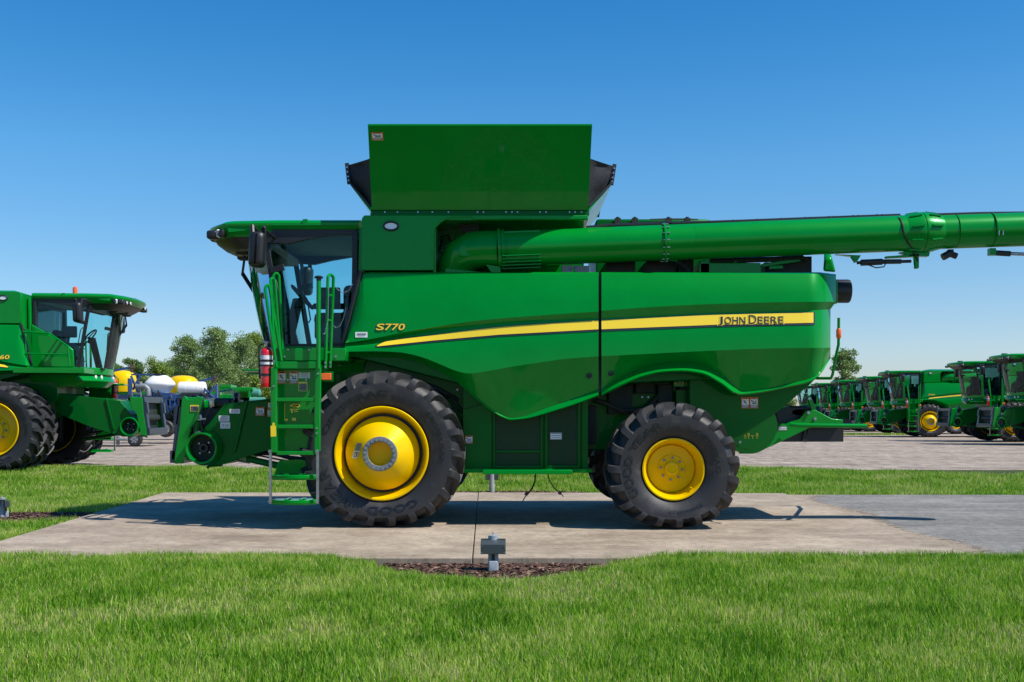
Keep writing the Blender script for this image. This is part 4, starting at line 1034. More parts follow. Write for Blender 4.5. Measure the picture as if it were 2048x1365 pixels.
def streaks(m, sx, sy, amt, dark):
    n = m.node_tree.nodes; l = m.node_tree.links; p = n['Principled BSDF']
    tc = n.new('ShaderNodeTexCoord'); mp = n.new('ShaderNodeMapping'); mp.inputs['Scale'].default_value = (sx, sy, 1)
    t = n.new('ShaderNodeTexNoise'); t.inputs['Scale'].default_value = 1; t.inputs['Detail'].default_value = 8; t.inputs['Roughness'].default_value = .72
    r = n.new('ShaderNodeValToRGB'); r.color_ramp.elements[0].position = .40; r.color_ramp.elements[1].position = .70
    r.color_ramp.elements[0].color = (1, 1, 1, 1); r.color_ramp.elements[1].color = (*dark, 1)
    mx = n.new('ShaderNodeMix'); mx.data_type = 'RGBA'; mx.blend_type = 'MULTIPLY'; mx.inputs[0].default_value = amt
    src = p.inputs['Base Color'].links[0].from_socket
    l.new(tc.outputs['Object'], mp.inputs[0]); l.new(mp.outputs[0], t.inputs['Vector']); l.new(t.outputs['Fac'], r.inputs[0]); l.new(src, mx.inputs[6]); l.new(r.outputs[0], mx.inputs[7]); l.new(mx.outputs[2], p.inputs['Base Color'])
    return m
def sheet(name, mt, xs, ys, dz, keep=None, zf=gz):
    mb = MB(); mb.grid([[(x, y, zf(x, y)+dz) for x in xs] for y in ys]); o = mb.build(name, mt, None, 60, fix=False)
    tag(o, kind='structure'); return o
gravel = ground_mat('gravel', (.36, .305, .25), (.46, .395, .335), (.16, .13, .105), .35, 12, .9)
streaks(gravel, .10, .9, .9, (.62, .57, .53)); streaks(gravel, 3.2, .9, 1, (.42, .38, .35)); streaks(gravel, 9, 2, 1, (1.35, 1.32, 1.28))
xs = [-900, -300, -120, -60, -40]+list(np.arange(-30, 31, 3))+[40, 60, 120, 300, 900]; ys = [-300, -60, -20, -5, 3, 10, 19.6]+list(np.arange(20.1, 25.6, .5))+[30, 45, 60, 90, 150, 300, 900, 2500]
ground = sheet('ground', gravel, xs, ys, -.012)
soil = ground_mat('turf_soil', (.035, .055, .012), (.06, .085, .02), (.045, .04, .02), 3, 60, .6)
MULX, MULA, MULB = -.18, 1.05, 1.02
def ellz(x, y): return (x-MULX)**2/MULA**2+(y-10.72)**2/MULB**2 < 1
sheet('lawn_front', soil, np.linspace(-14, 14, 8), np.linspace(-6, 10.9, 6), 0)
sheet('lawn_back', soil, [-40, -20, -10, 0, 10, 20, 40], [19.2, 19.6]+list(np.arange(20.1, 25.2, .5)), 0)
sheet('lawn_left', soil, [-40, -20, -12, -5.9], [10.9, 15, 19.2], 0)
far = ground_mat('far_field', (.05, .085, .02), (.09, .11, .035), (.06, .06, .03), .05, .8, .2)
sheet('far_field', far, [-900, -200, 0, 200, 900], [130, 300, 900, 2500], .03)
# concrete
def concrete():
    m = ground_mat('concrete', (.37, .305, .235), (.46, .385, .30), (.22, .19, .16), 1.3, 14, .12, .9)
    n = m.node_tree.nodes; l = m.node_tree.links; p = n['Principled BSDF']
    tc = n.new('ShaderNodeTexCoord'); mp = n.new('ShaderNodeMapping'); mp.inputs['Scale'].default_value = (.4, .55, 1)
    t = n.new('ShaderNodeTexNoise'); t.inputs['Scale'].default_value = 1.2; t.inputs['Detail'].default_value = 7; t.inputs['Roughness'].default_value = .7
    r = n.new('ShaderNodeValToRGB'); r.color_ramp.elements[0].position = .42; r.color_ramp.elements[1].position = .68
    r.color_ramp.elements[0].color = (1, 1, 1, 1); r.color_ramp.elements[1].color = (.62, .60, .58, 1)
    mx = n.new('ShaderNodeMix'); mx.data_type = 'RGBA'; mx.blend_type = 'MULTIPLY'; mx.inputs[0].default_value = .85
    src = p.inputs['Base Color'].links[0].from_socket
    l.new(tc.outputs['Object'], mp.inputs[0]); l.new(mp.outputs[0], t.inputs['Vector']); l.new(t.outputs['Fac'], r.inputs[0]); l.new(src, mx.inputs[6]); l.new(r.outputs[0], mx.inputs[7]); l.new(mx.outputs[2], p.inputs['Base Color'])
    return m
conc = streaks(streaks(streaks(concrete(), .8, .9, .9, (.60, .575, .55)), 2.6, 3.0, .9, (1.36, 1.34, 1.30)), 9, 10, .9, (.70, .68, .65))
jx0, jx1 = -.385, -.60
m = MB(); m.plan([(-5.55, 10.72), (jx0-.006, 10.72), (jx1-.006, 19.6), (-6.2, 19.6)], -.3, 0); m.plan([(jx0+.006, 10.72), (4.62, 10.72), (4.80, 19.4), (jx1+.006, 19.6)], -.3, 0); m.plan([(jx0-.006, 10.76), (jx0+.006, 10.76), (jx1+.006, 19.5), (jx1-.006, 19.5)], -.3, -.025)
tag(m.build('concrete_pad', conc, None, bevel=.012), kind='structure')
asph = streaks(ground_mat('asphalt', (.125, .122, .117), (.20, .195, .188), (.26, .24, .22), .8, 45, .5), .5, 2.0, .8, (1.7, 1.65, 1.55)); streaks(asph, 9, 9, .9, (.6, .6, .6)); streaks(asph, 14, 7, .8, (1.5, 1.48, 1.45))
m = MB(); m.plan([(4.64, 10.55), (14, 10.3), (16, 19.15), (4.82, 19.2)], -.2, -.012); tag(m.build('driveway', asph, None), kind='structure')
dirt = ground_mat('dry_dirt', (.34, .27, .20), (.40, .33, .25), (.20, .14, .10), 3, 30, .8)
n_ = dirt.node_tree.nodes; l_ = dirt.node_tree.links
at_ = n_.new('ShaderNodeAttribute'); at_.attribute_name = 'edge'; tc_ = n_.new('ShaderNodeTexCoord'); nz = n_.new('ShaderNodeTexNoise'); nz.inputs['Scale'].default_value = 9; nz.inputs['Detail'].default_value = 7; nz.inputs['Roughness'].default_value = .75
l_.new(tc_.outputs['Object'], nz.inputs['Vector'])
sb_ = n_.new('ShaderNodeMath'); sb_.operation = 'SUBTRACT'; l_.new(nz.outputs['Fac'], sb_.inputs[0]); l_.new(at_.outputs['Fac'], sb_.inputs[1])
rr_ = n_.new('ShaderNodeMapRange'); rr_.inputs[1].default_value = -.02; rr_.inputs[2].default_value = .06; l_.new(sb_.outputs[0], rr_.inputs[0])
tp = n_.new('ShaderNodeBsdfTransparent'); mx_ = n_.new('ShaderNodeMixShader'); l_.new(rr_.outputs[0], mx_.inputs[0]); l_.new(tp.outputs[0], mx_.inputs[1]); l_.new(n_['Principled BSDF'].outputs[0], mx_.inputs[2]); l_.new(mx_.outputs[0], n_['Material Output'].inputs[0])
m = MB(); rows_ = []; ed = []
n = 80; wv = np.convolve(rng.normal(0, 1, n+20), np.ones(9)/9, 'same')[10:-10]
for k in range(n):
    f = k/(n-1); y = 10.8+8.3*f; x = 4.65+.17*(y-10.7)/8.7
    wd = .22+.5*math.exp(-((f-.12)/.12)**2)+.45*math.exp(-((f-.6)/.15)**2)+.9*math.exp(-((f-1)/.10)**2)+.12*wv[k]
    rows_.append([(x-.02+max(.1, wd)*q, y, -.004) for q in (0, .25, .5, .75, 1)]); ed += [.30, .42, .52, .62, .80]
m.grid(rows_); ds = m.build('dirt_seam', dirt, None, fix=False); tag(ds, kind='structure')
ds.data.attributes.new('edge', 'FLOAT', 'POINT').data.foreach_set('value', ed)

# mulch beds (loose bark)
def bark_bed(name, inside, x0, x1, y0, y1, n, z0):
    mb = MB()
    for _ in range(n):
        x, y = random.uniform(x0, x1), random.uniform(y0, y1)
        if not inside(x, y): continue
        a = random.uniform(0, PI); ln = random.uniform(.015, .05); wd = random.uniform(.006, .016); t = random.uniform(-.5, .5)
        d = Vector((math.cos(a)*math.cos(t), math.sin(a)*math.cos(t), math.sin(t)*.6)); s = Vector((-math.sin(a), math.cos(a), random.uniform(-.4, .4)))
        c = Vector((x, y, z0+random.uniform(0, .025)))
        mb.add([c-d*ln-s*wd, c+d*ln-s*wd, c+d*ln+s*wd, c-d*ln+s*wd], [(0, 1, 2, 3)], random.choice((0, 0, 0, 1, 1, 2)))
    return tag(mb.build(name, [mat('bark_dark', (.045, .02, .014), .9), mat('bark_mid', (.10, .048, .032), .9), mat('bark_light', (.24, .14, .10), .9)], None, fix=False), kind='stuff')
bark_bed('mulch', ellz, -1.3, 1.0, 9.6, 10.72, 14000, -.075)
mulch_soil = mat('mulch_soil', (.035, .018, .013), .95)
m = MB(); ps = [(MULX+MULA*math.cos(a), 10.72+MULB*math.sin(a)) for a in np.linspace(-PI, 0, 24)]; m.add([(x, y, -.078) for x, y in ps], [tuple(range(24))]); tag(m.build('mulch_ground', mulch_soil, None, fix=False), kind='structure')
lb = lambda x, y: (x+6.75)**2/.95**2+(y-15.45)**2/.75**2 < 1
bark_bed('mulch_patch', lb, -8, -5.95, 14.6, 16.3, 7000, -.06)
bb = lambda x, y: (x+.1)**2/1.5**2+(y-19.62)**2/.42**2 < 1
bark_bed('mulch_strip', bb, -1.7, 1.4, 19.6, 20.1, 3500, -.03)

# ------------------------------------------------------------------ grass
def grass_mat():
    m = bpy.data.materials.new('grass_blade'); m.use_nodes = True; n = m.node_tree.nodes; l = m.node_tree.links; p = n['Principled BSDF']; out = n['Material Output']
    at = n.new('ShaderNodeAttribute'); at.attribute_name = 'tone'
    tc = n.new('ShaderNodeTexCoord'); t = n.new('ShaderNodeTexNoise'); t.inputs['Scale'].default_value = 1.1; t.inputs['Detail'].default_value = 5; t.inputs['Roughness'].default_value = .65
    l.new(tc.outputs['Object'], t.inputs['Vector'])
    r = n.new('ShaderNodeValToRGB'); e = r.color_ramp.elements
    e[0].position = 0; e[0].color = (.05, .175, .006, 1); e[1].position = 1; e[1].color = (.58, .52, .27, 1)
    for ps, c in ((.34, (.175, .40, .012)), (.58, (.36, .53, .05)), (.82, (.60, .60, .20))):
        q = e.new(ps); q.color = (*c, 1)
    ad = n.new('ShaderNodeMath'); ad.operation = 'MULTIPLY_ADD'; ad.inputs[1].default_value = 1.5; l.new(t.outputs['Fac'], ad.inputs[0])
    sb = n.new('ShaderNodeMath'); sb.operation = 'SUBTRACT'; sb.inputs[1].default_value = .72; l.new(at.outputs['Fac'], sb.inputs[0]); l.new(sb.outputs[0], ad.inputs[2])
    l.new(ad.outputs[0], r.inputs[0]); l.new(r.outputs[0], p.inputs['Base Color']); p.inputs['Roughness'].default_value = .5; p.inputs['Specular IOR Level'].default_value = .35
    tr = n.new('ShaderNodeBsdfTranslucent'); l.new(r.outputs[0], tr.inputs[0]); mx = n.new('ShaderNodeMixShader'); mx.inputs[0].default_value = .45
    l.new(p.outputs[0], mx.inputs[1]); l.new(tr.outputs[0], mx.inputs[2]); l.new(mx.outputs[0], out.inputs[0]); return m
GM = grass_mat()
def lump(x, y): return .5+.25*np.sin(x*1.7+.6*np.sin(y*1.3))*np.sin(y*2.1+.8*np.sin(x*.9))+.25*np.sin(x*4.3+y*2.9+np.sin(y*3.1))*np.sin(y*5.2-x*1.7)
def grass(name, x, y, h, wd, zf):
    N = len(x); z = zf
    lm = lump(x, y); h = h*(.72+.5*lm)*rng.uniform(.5, 1.2, N)
    a = rng.uniform(0, 2*PI, N); lean = rng.uniform(.03, .55, N)*h; dx, dy = np.cos(a)*lean, np.sin(a)*lean
    b = rng.uniform(0, 2*PI, N); wx, wy = np.cos(b)*wd, np.sin(b)*wd
    V = np.empty((N, 5, 3), np.float32)
    V[:, 0] = np.stack([x-wx, y-wy, z], 1); V[:, 1] = np.stack([x+wx, y+wy, z], 1)
    V[:, 2] = np.stack([x+wx*.75+dx*.35, y+wy*.75+dy*.35, z+h*.62], 1); V[:, 3] = np.stack([x-wx*.75+dx*.35, y-wy*.75+dy*.35, z+h*.62], 1)
    V[:, 4] = np.stack([x+dx, y+dy, z+h*rng.uniform(.85, 1.05, N)], 1)
    me = bpy.data.meshes.new(name); me.vertices.add(N*5); me.vertices.foreach_set('co', V.ravel())
    base = (np.arange(N)*5)[:, None]
    loops = np.concatenate([base+np.array([0, 1, 2, 3]), base+np.array([3, 2, 4])], 1).astype(np.int32).ravel()
    me.loops.add(N*7); me.loops.foreach_set('vertex_index', loops)
    starts = (np.arange(N)*7)[:, None]+np.array([0, 4]); me.polygons.add(N*2); me.polygons.foreach_set('loop_start', starts.astype(np.int32).ravel())
    me.update(calc_edges=True); me.validate()
    at = me.attributes.new('tone', 'FLOAT', 'POINT'); tone = np.clip(rng.normal(.40, .20, N)-.10*(lm-.5)+(rng.random(N) < .05+.22*np.clip((dry(x, y)-.62)/.2, 0, 1))*.42+.10*(dry(x, y)-.5), 0, 1); at.data.foreach_set('value', np.repeat(tone, 5).astype(np.float32))
    me.materials.append(GM); o = bpy.data.objects.new(name, me); COL.objects.link(o); tag(o, kind='stuff'); return o
def scatter(n, x0, x1, y0, y1): return rng.uniform(x0, x1, n), rng.uniform(y0, y1, n)
def dry(x, y): return .5+.3*np.sin(x*.9+1.7*np.sin(y*.8+1))*np.sin(y*1.5+1.2*np.sin(x*.7))+.2*np.sin(x*2.7-y*1.9+2*np.sin(y*1.3))
def lawn_z(x, y):
    d = np.sqrt(((x-MULX)/MULA)**2+((y-10.72)/MULB)**2); return -.078+.070*np.clip((d-1.05)/.5, 0, 1)*np.clip((y-7)/2.5, 0, 1)
def ellz2(x, y): return (x-MULX)**2/MULA**2+(y-10.72)**2/MULB**2 < 1.25
x, y = scatter(540000, -7.5, 7.5, 4.6, 10.76)
edge = (x-MULX)**2/MULA**2+(y-10.72)**2/MULB**2 < 1+.12*np.sin(x*9)+.1*np.sin(x*23)
k = ~edge & (np.abs(x) < 1.5+y*.56); x, y = x[k], y[k]
grass('grass_front', x, y, np.where(((x-MULX)/1.5)**2+((y-10.72)/1.6)**2 < 1, .074, .088)*np.where(dry(x, y) > .62, .75, 1), .0028, lawn_z(x, y))
x, y = scatter(14000, -7.5, 7.5, 4.6, 10.7); k = ~ellz2(x, y) & (lump(x*.7+3, y*.8) > .48); x, y = x[k], y[k]
grass('grass_tall', x, y, .125, .0042, lawn_z(x, y)-.01)
x, y = scatter(700, -6, 5, 10.2, 10.75); k = ~((x-MULX)**2/MULA**2+(y-10.72)**2/MULB**2 < 1.05); x, y = x[k], y[k]
grass('grass_seed_stalks', x, y, .21, .0016, np.full(len(x), -.085))
x, y = scatter(330000, -15, 15, 19.5, 25.6)
lim = 25.0+.5*np.sin(x*.5)+.2*np.sin(x*2.3)-np.clip((x-6)*.28, 0, 2.6); k = (y < lim) & ~((x+.1)**2/1.5**2+(y-19.62)**2/.42**2 < 1) & (y > np.where(x > 5, 19.25, 19.62)) & (np.abs(x) < 1.5+y*.5); x, y = x[k], y[k]
grass('grass_back', x, y, .12, .0055, np.array([gz(a, b) for a, b in zip(x, y)]))
x, y = scatter(160000, -11.5, -5.45, 10.7, 19.7)
le = -5.55-.65*(y-10.72)/8.88; k = (x < le-.02+.05*np.sin(y*7)) & ~lb(x, y) & (x > -1.5-y*.5); x, y = x[k], y[k]
grass('grass_left', x, y, .11, .0045, np.full(len(x), -.085))
x, y = scatter(9000, -30, 34, 70, 72); grass('grass_under_row', x*.5+9, y, .12, .02, np.full(len(x), .015))

# ------------------------------------------------------------------ ground lamps
def ground_lamp():
    R = empty('ground_lamp', (0, 0, 0))
    m = MB(); m.cyl((0, .02, -.03), (0, .02, .335), (.05), 20); m.lathe([((.05), .335), (.05, .35), (0, .352)], (0, .02, 0), 'z', 20, 0, True); m.cyl((0, .02, .34), (0, .02, .385), .008, 6); m.build('post', 'lamp_grey', R)
    m = MB(); m.rbox(-.045, .045, -.085, -.03, -.02, .12, .012); m.build('junction_box', 'lamp_grey', R)
    m = MB(); m.prism([(-.118, .185), (.118, .185), (.118, .275), (-.118, .275)], -.10, -.03); m.add([(-.118, -.10, .275), (.118, -.10, .275), (.118, -.03, .31), (-.118, -.03, .31), (-.118, .05, .315), (.118, .05, .315), (.118, .05, .20), (-.118, .05, .20), (-.118, -.03, .19), (.118, -.03, .19)], [(0, 1, 2, 3), (3, 2, 5, 4), (4, 5, 6, 7), (7, 6, 9, 8)])
    for k in range(16): x = -.107+k*.0145; m.box(x, x+.006, -.02, .03, .312, .324)
    m.build('lamp_head', 'lamp_dark', R, bevel=.006)
    m = MB(); m.bar((0, -.04, .06), (0, -.04, .20), .03, .03)
    for sx in (-.105, .105):
        for z in (.2, .26): m.cyl((sx, -.10, z), (sx, -.104, z), .006, 6, 1)
    m.build('bracket', ['black', 'steel'], R)
    return R
M['lamp_grey'] = mat('grey_conduit', (.32, .36, .40), .5, 0, .1, noise=(14, (.25, .28, .31), .4, .8)); M['lamp_dark'] = mat('lamp_housing', (.045, .055, .062), .45, 0, .1)
lamp = ground_lamp(); lamp.location = (-.175, 10.27, -.075); lamp.scale = (.98,)*3
tag(lamp, 'grey floodlight on a short post in the mulch in front of the concrete pad', 'floodlight', 'floodlights round the pad')
l2 = copy_tree(lamp); l2.location = (-7.12, 15.40, -.05); l2.rotation_euler = (0, 0, math.radians(110)); l2.scale = (.8,)*3; l2['label'] = 'grey floodlight at the left edge of the photo beside the lawn and pad corner'
l3 = copy_tree(lamp); l3.location = (-.36, 19.75, .03); l3.rotation_euler = (0, 0, PI); l3['label'] = 'small grey floodlight behind the pad seen below the combine between its wheels'

# ------------------------------------------------------------------ further combines
SK = ('model_lettering', 'dealer_sticker', 'decal', 'diagram_decal', 'hanging_cable', 'tank_lid', 'tank_flap', 'lid_hinge', 'chain', 'rivet', 'bolt', 'valve_block', 'wire_mesh', 'control_box', 'pins', 'screw', 'wheel_sticker', 'tag', 'knob', 'cable', 'flange_bolt', 'linear_actuator', 'spout_actuator', 'auger_lamp', 'actuator_bracket', 'cover_plate')
cov = MB(); xa, xb_ = LX(1178, 1.3), LX(742, 1.3); zc = LZ(432, 1.44)
cov.loft([[(xb_, -1.36, zc), (xb_, 1.36, zc), (xa, 1.36, zc), (xa, -1.36, zc)], [(xb_-.1, -1.25, zc+.05), (xb_-.1, 1.25, zc+.05), (xa+.1, 1.25, zc+.05), (xa+.1, -1.25, zc+.05)], [(xb_-.5, -.5, zc+.13), (xb_-.5, .5, zc+.13), (xa+.5, .5, zc+.13), (xa+.5, -.5, zc+.13)]])
covo = cov.build('tank_cover', 'green', None, bevel=.02); COVER = covo.data; bpy.data.objects.remove(covo)
def another(x, y, z, rz, label, group=None):
    c = copy_tree(combine, None, SK); c.location = (x, y, z); c.rotation_euler = (0, 0, rz); c['label'] = label
    if group: c['group'] = group
    o = bpy.data.objects.new('tank_cover', COVER); COL.objects.link(o); o.parent = c
    return c
G = 'combine harvesters parked in the row on the right'
row = []
for x, y, lab in ((23.5, 48, 'nearest combine harvester of the right-hand row, cut off by the edge of the photo'),
                  (24.2, 54.5, 'second nearest combine harvester of the row, just left of the cut-off one'),
                  (24.6, 66, 'combine harvester in the row showing its whole side with yellow front wheel and stripe'),
                  (26.4, 76, 'combine harvester in the row just left of the one with the yellow stripe'),
                  (27.2, 85, 'combine harvester in the row second left of the one with the yellow stripe'),
                  (27.7, 92.5, 'small far combine harvester just right of the marker pole'),
                  (28.2, 101, 'farthest combine harvester, half hidden by the big tailboard')):
    row.append(another(x, y, gz(x, y), PI-.05+.035*math.sin(len(row)*2.3), lab, G))
def lettering(c, body, x0, x1, side, py=660.5, hh=12.5):
    m = MB()
    for off, mi, lift in ((.05, 1, .008), (.02, 0, .014)):
        def fn(u, v, lift=lift):
            px = x0+(x1-x0)*(u if side > 0 else 1-u)+v*3*side; q = py-v*hh; return L(px, q, surf(FP, px, q)+bulge(FP, px, q)+lift)
        text_mb(m, body, fn, mi, off)
    if side < 0: m = m.mirror()
    m.build('model_lettering', ['decal_yellow', 'decal_black'], c, fix=False)
lettering(row[2], 'S760', 752, 808, 1)
for i, lab in ((1, 'red fire extinguisher on the second nearest combine of the right-hand row'), (2, 'red fire extinguisher on the row combine whose yellow stripe shows'), (3, 'red fire extinguisher on the row combine left of the striped one'), (4, 'tiny red fire extinguisher on the row combine second left of the striped one'), (5, 'tiny red fire extinguisher on the far row combine beside the marker pole')):
    e = copy_tree(ex); e.location = on_combine(row[i], EXP); e.rotation_euler = (0, 0, row[i].rotation_euler.z); e['label'] = lab
# left neighbour, seen from its right, with dual tyres
S6 = another(-11.44, 26.2, gz(-10, 26), math.radians(4), 'green combine harvester with dual front tyres and amber beacon at the left edge')
S6.scale = (1.035,)*3
for w_ in [c for c in S6.children if stem(c.name) == 'wheel'][:2]:
    d = outer_dual(S6); s = 1 if w_.location.y > 0 else -1; d.rotation_euler = w_.rotation_euler
    d.location = (w_.location.x, w_.location.y+s*.66, w_.location.z)
lettering(S6, 'S660', 752, 815, -1, 664, 14)
m = MB(); px_, y_ = 1.75, -.3; m.lathe([(.06, 3.90), (.06, 3.95), (.052, 3.96), (.055, 4.05), (.045, 4.1), (0, 4.12)], (1.15, -.55, 0), 'z', 16, 1, True); m.lathe([(.065, 3.88), (.065, 3.95), (.05, 3.955)], (1.15, -.55, 0), 'z', 16, 0, True)
m.build('beacon', ['black', 'amber'], S6)
m = MB()
m.tube([(.35, -1.5, 3.02), (.95, -1.62, 2.98), (1.35, -1.65, 2.70), (1.38, -1.65, 2.3)], .02, 8); m.tube([(.4, -1.5, 2.55), (1.37, -1.65, 2.52)], .016, 8); m.tube([(.38, -1.45, 3.0), (.42, -1.5, 2.3)], .016, 8)
m.build('side_rail', 'green', S6)
m = MB(); m.prism([(.2, 2.12), (1.7, 2.12), (1.7, 2.24), (.2, 2.24)], -1.68, -1.0); m.build('side_platform', 'green', S6, bevel=.01)
e = copy_tree(ex); e.location = on_combine(S6, (EXP[0]+.1, EXP[1]-.3, EXP[2]-.05)); e.rotation_euler = (0, 0, S6.rotation_euler.z); e['label'] = 'red fire extinguisher seen in front of the left combine with dual tyres'

# ------------------------------------------------------------------ planters and yard machines (left background)
def W(px, py, Y): return ((px-1024)*Y/F, Y, H+(HY-py)*Y/F)
def WB(m, px0, py0, px1, py1, Y, d, mi=0):
    a, b = W(px0, py1, Y), W(px1, py0, Y); m.box(a[0], b[0], Y, Y+d, a[2], b[2], mi)
Yp = 50
PL = empty('planter', (W(345, 0, Yp)[0], Yp, 0)); inv = Matrix.Translation(-PL.location)
def pl(m, name, mats, bev=0, R=None):
    R = R or PL; m.v = [(x-R.location.x, y-R.location.y, z-R.location.z) for x, y, z in m.v]; return m.build(name, mats, R, bevel=bev)
m = MB(); WB(m, 226, 790, 430, 797, Yp, .2); WB(m, 226, 796, 430, 799, Yp+1.2, .2); WB(m, 255, 757, 262, 795, Yp-.3, .2); WB(m, 398, 768, 402, 797, Yp, .2); WB(m, 430, 770, 434, 800, Yp, .2)
WB(m, 262, 748, 308, 751, Yp+.5, .15)
for a, b in (((262, 752), (280, 795)), ((280, 752), (266, 780)), ((402, 772), (432, 800)), ((410, 798), (430, 772)), ((340, 790), (352, 812)), ((352, 790), (346, 812))):
    m.bar(W(*a, Yp), W(*b, Yp), .09, .09)
for px in (300, 330, 356, 380, 405): WB(m, px-3, 797, px+3, 830, Yp+.1, .2)
WB(m, 290, 786, 345, 790, Yp, .9)
pl(m, 'frame', 'blue', .01)
m = MB(); c = W(320, 770, Yp+.5); w0 = Yp/F
for_r = [(13, -20), (17, -17.5), (29, -4), (30, 0), (27, 4), (20, 13), (19, 19), (0, 19.5)]
rings = []
for r, t in [(12, 19), (14, 18), (20, 14.5), (28, 6), (30, 2), (29.5, -1), (26, -5), (20, -13), (18, -18), (17, -19)]:
    rings.append([(c[0]+r*w0*math.copysign(abs(math.cos(a))**.8, math.cos(a)), c[1]+r*w0*.75*math.copysign(abs(math.sin(a))**.8, math.sin(a)), c[2]+t*w0) for a in np.linspace(0, 2*PI, 28, endpoint=False)])
m.loft(rings); pl(m, 'hopper_tank', 'white')
m = MB(); m.cyl(W(320, 751, Yp+.5), W(320, 748.5, Yp+.5), .28, 20); pl(m, 'tank_cap', 'black')
m = MB(); a, b = W(357, 777, Yp+.2), W(412, 777, Yp+.2); r = 13.2*w0
m.tube([a, (a[0]+.04, a[1], a[2]), (a[0]+.10, a[1], a[2]), (b[0]-.1, b[1], b[2]), (b[0]-.04, b[1], b[2]), b], [r*.6, r*.92, r, r, r*.92, r*.6], 28)
for t in (.3, .72): p = Vector(a).lerp(Vector(b), t); m.tube([p-Vector((.02, 0, 0)), p+Vector((.02, 0, 0))], r*1.02, 28)
pl(m, 'cylinder_tank', 'white')
m = MB(); WB(m, 362, 787, 415, 792, Yp-.1, .6); WB(m, 310, 800, 430, 868, Yp+.5, .8)
for px in (322, 338, 352, 372, 395, 418):
    m.rbox(*(lambda q0, q1: (q0[0], q1[0], Yp-.1, Yp+.5, q1[2], q0[2]))(W(px-6, 812, Yp), W(px+6, 838, Yp)), .05)
    m.lathe([(.0, -.05), (.26, -.05), (.26, .05), (0, .05)], W(px, 858, Yp), 'x', 16, 0, True)
pl(m, 'row_units', 'dark')
rc = random.Random(3)
for nm, mt, n_, y0_, y1_ in (('hose', 'black', 16, 786, 850), ('bracket', 'blue', 14, 790, 835), ('fitting', 'greysteel', 12, 792, 850)):
    m = MB()
    for _ in range(n_):
        px, py = rc.uniform(268, 428), rc.uniform(y0_, y1_); q = Vector(W(px, py, Yp-.15+rc.uniform(-.15, .1)))
        if nm == 'hose': m.tube([q, q+Vector((rc.uniform(-.3, .3), 0, .15)), q+Vector((rc.uniform(-.5, .5), .1, -.3)), q+Vector((rc.uniform(-.5, .5), .1, -.7))], .035, 6)
        elif nm == 'bracket': m.bar(q, q+Vector((rc.uniform(-.4, .4), 0, rc.uniform(-.6, .6))), .06, .07)
        else: m.cyl(q, q+Vector((rc.uniform(-.15, .15), 0, rc.uniform(-.2, .2))), .05, 8)
    pl(m, nm, mt)
m = MB()
for a, b in (((198, 748), (262, 735)), ((398, 764), (427, 756))): m.bar(W(*a, Yp+.6), W(*b, Yp+.6), .08, .10)
pl(m, 'marker_arm', 'blue')
for p in ((262, 737), (429, 758)):
    m = MB(); q = W(*p, Yp+.5); m.lathe([(.02, -.06), (.1, -.03), (.19, 0), (.21, .03), (.19, .03), (.08, .0), (0, -.02)], q, 'x', 20, 0, True); m.cyl((q[0]-.05, q[1], q[2]), (q[0]+.12, q[1], q[2]), .03); pl(m, 'marker_disc', 'brown')
m = MB(); m.tube([W(272, 773, Yp), W(290, 773, Yp), W(296, 778, Yp), W(297, 792, Yp)], .13, 12); m.tube([W(281, 775, Yp), W(282, 792, Yp)], .07, 10); m.cyl(W(280, 764, Yp), W(281, 772, Yp), .1, 12)
pl(m, 'blower_pipe', 'greysteel')
m = MB(); m.tube([W(437, 815, 40), W(438, 784, 40), W(465, 779, 40)], .02, 6) if False else None
q = W(332, 858, Yp-.6); m = MB(); m.lathe([(.2, -.12), (.33, -.12), (.38, -.06), (.38, .06), (.33, .12), (.2, .12)], q, 'y', 28, 0, True); m.lathe([(.24, -.10), (.2, -.11), (.08, -.06), (0, -.06)], q, 'y', 24, 1, True); pl(m, 'support_wheel', ['rubber', 'cream'])
tag(PL, 'blue crop planter with a white hopper tank and a white cylinder tank in the yard', 'planter')
Y2 = 58
P2 = empty('planter', (W(300, 0, Y2)[0], Y2, 0))
def dome(px, py, rw, hh):
    m = MB(); c = W(px, py, Y2); k = Y2/F
    m.loft([[(c[0]+rw*k*s*math.cos(a), c[1]+rw*k*.8*s*math.sin(a), c[2]+t*hh*k) for a in np.linspace(0, 2*PI, 28, endpoint=False)] for s, t in ((.9, -1), (1, -.3), (1, .1), (.9, .55), (.7, .85), (.4, 1.0), (.1, 1.04))]); return pl(m, 'seed_tank', 'yellow', R=P2)
dome(245, 763, 28, 21); dome(366, 770, 31, 18)
m = MB(); WB(m, 215, 784, 440, 795, Y2, .4); WB(m, 235, 795, 245, 850, Y2, .3); WB(m, 380, 795, 390, 850, Y2, .3); WB(m, 352, 784, 382, 800, Y2-.8, .7); WB(m, 420, 790, 470, 800, Y2, .3); pl(m, 'frame', 'green', .02, P2)
m = MB(); WB(m, 240, 800, 480, 850, Y2+.5, .8); pl(m, 'row_units', 'dark', 0, P2)
for px in (255, 375):
    m = MB(); m.lathe([(.3, -.2), (.55, -.2), (.62, -.1), (.62, .1), (.55, .2), (.3, .2), (0, .1)], W(px, 846, Y2-.5), 'y', 24, 0, True); pl(m, 'support_wheel', 'rubber', 0, P2)
tag(P2, 'green crop planter with two rounded yellow seed tanks behind the blue planter', 'planter')
Y3 = 72
P3 = empty('sprayer', (W(480, 0, Y3)[0], Y3, 0))
m = MB(); WB(m, 428, 775, 505, 781, Y3, 1.2); WB(m, 470, 780, 500, 806, Y3, 2.0); WB(m, 425, 795, 520, 806, Y3, 1.5); WB(m, 440, 770, 462, 778, Y3, 1.5); pl(m, 'body', 'green', .03, P3)
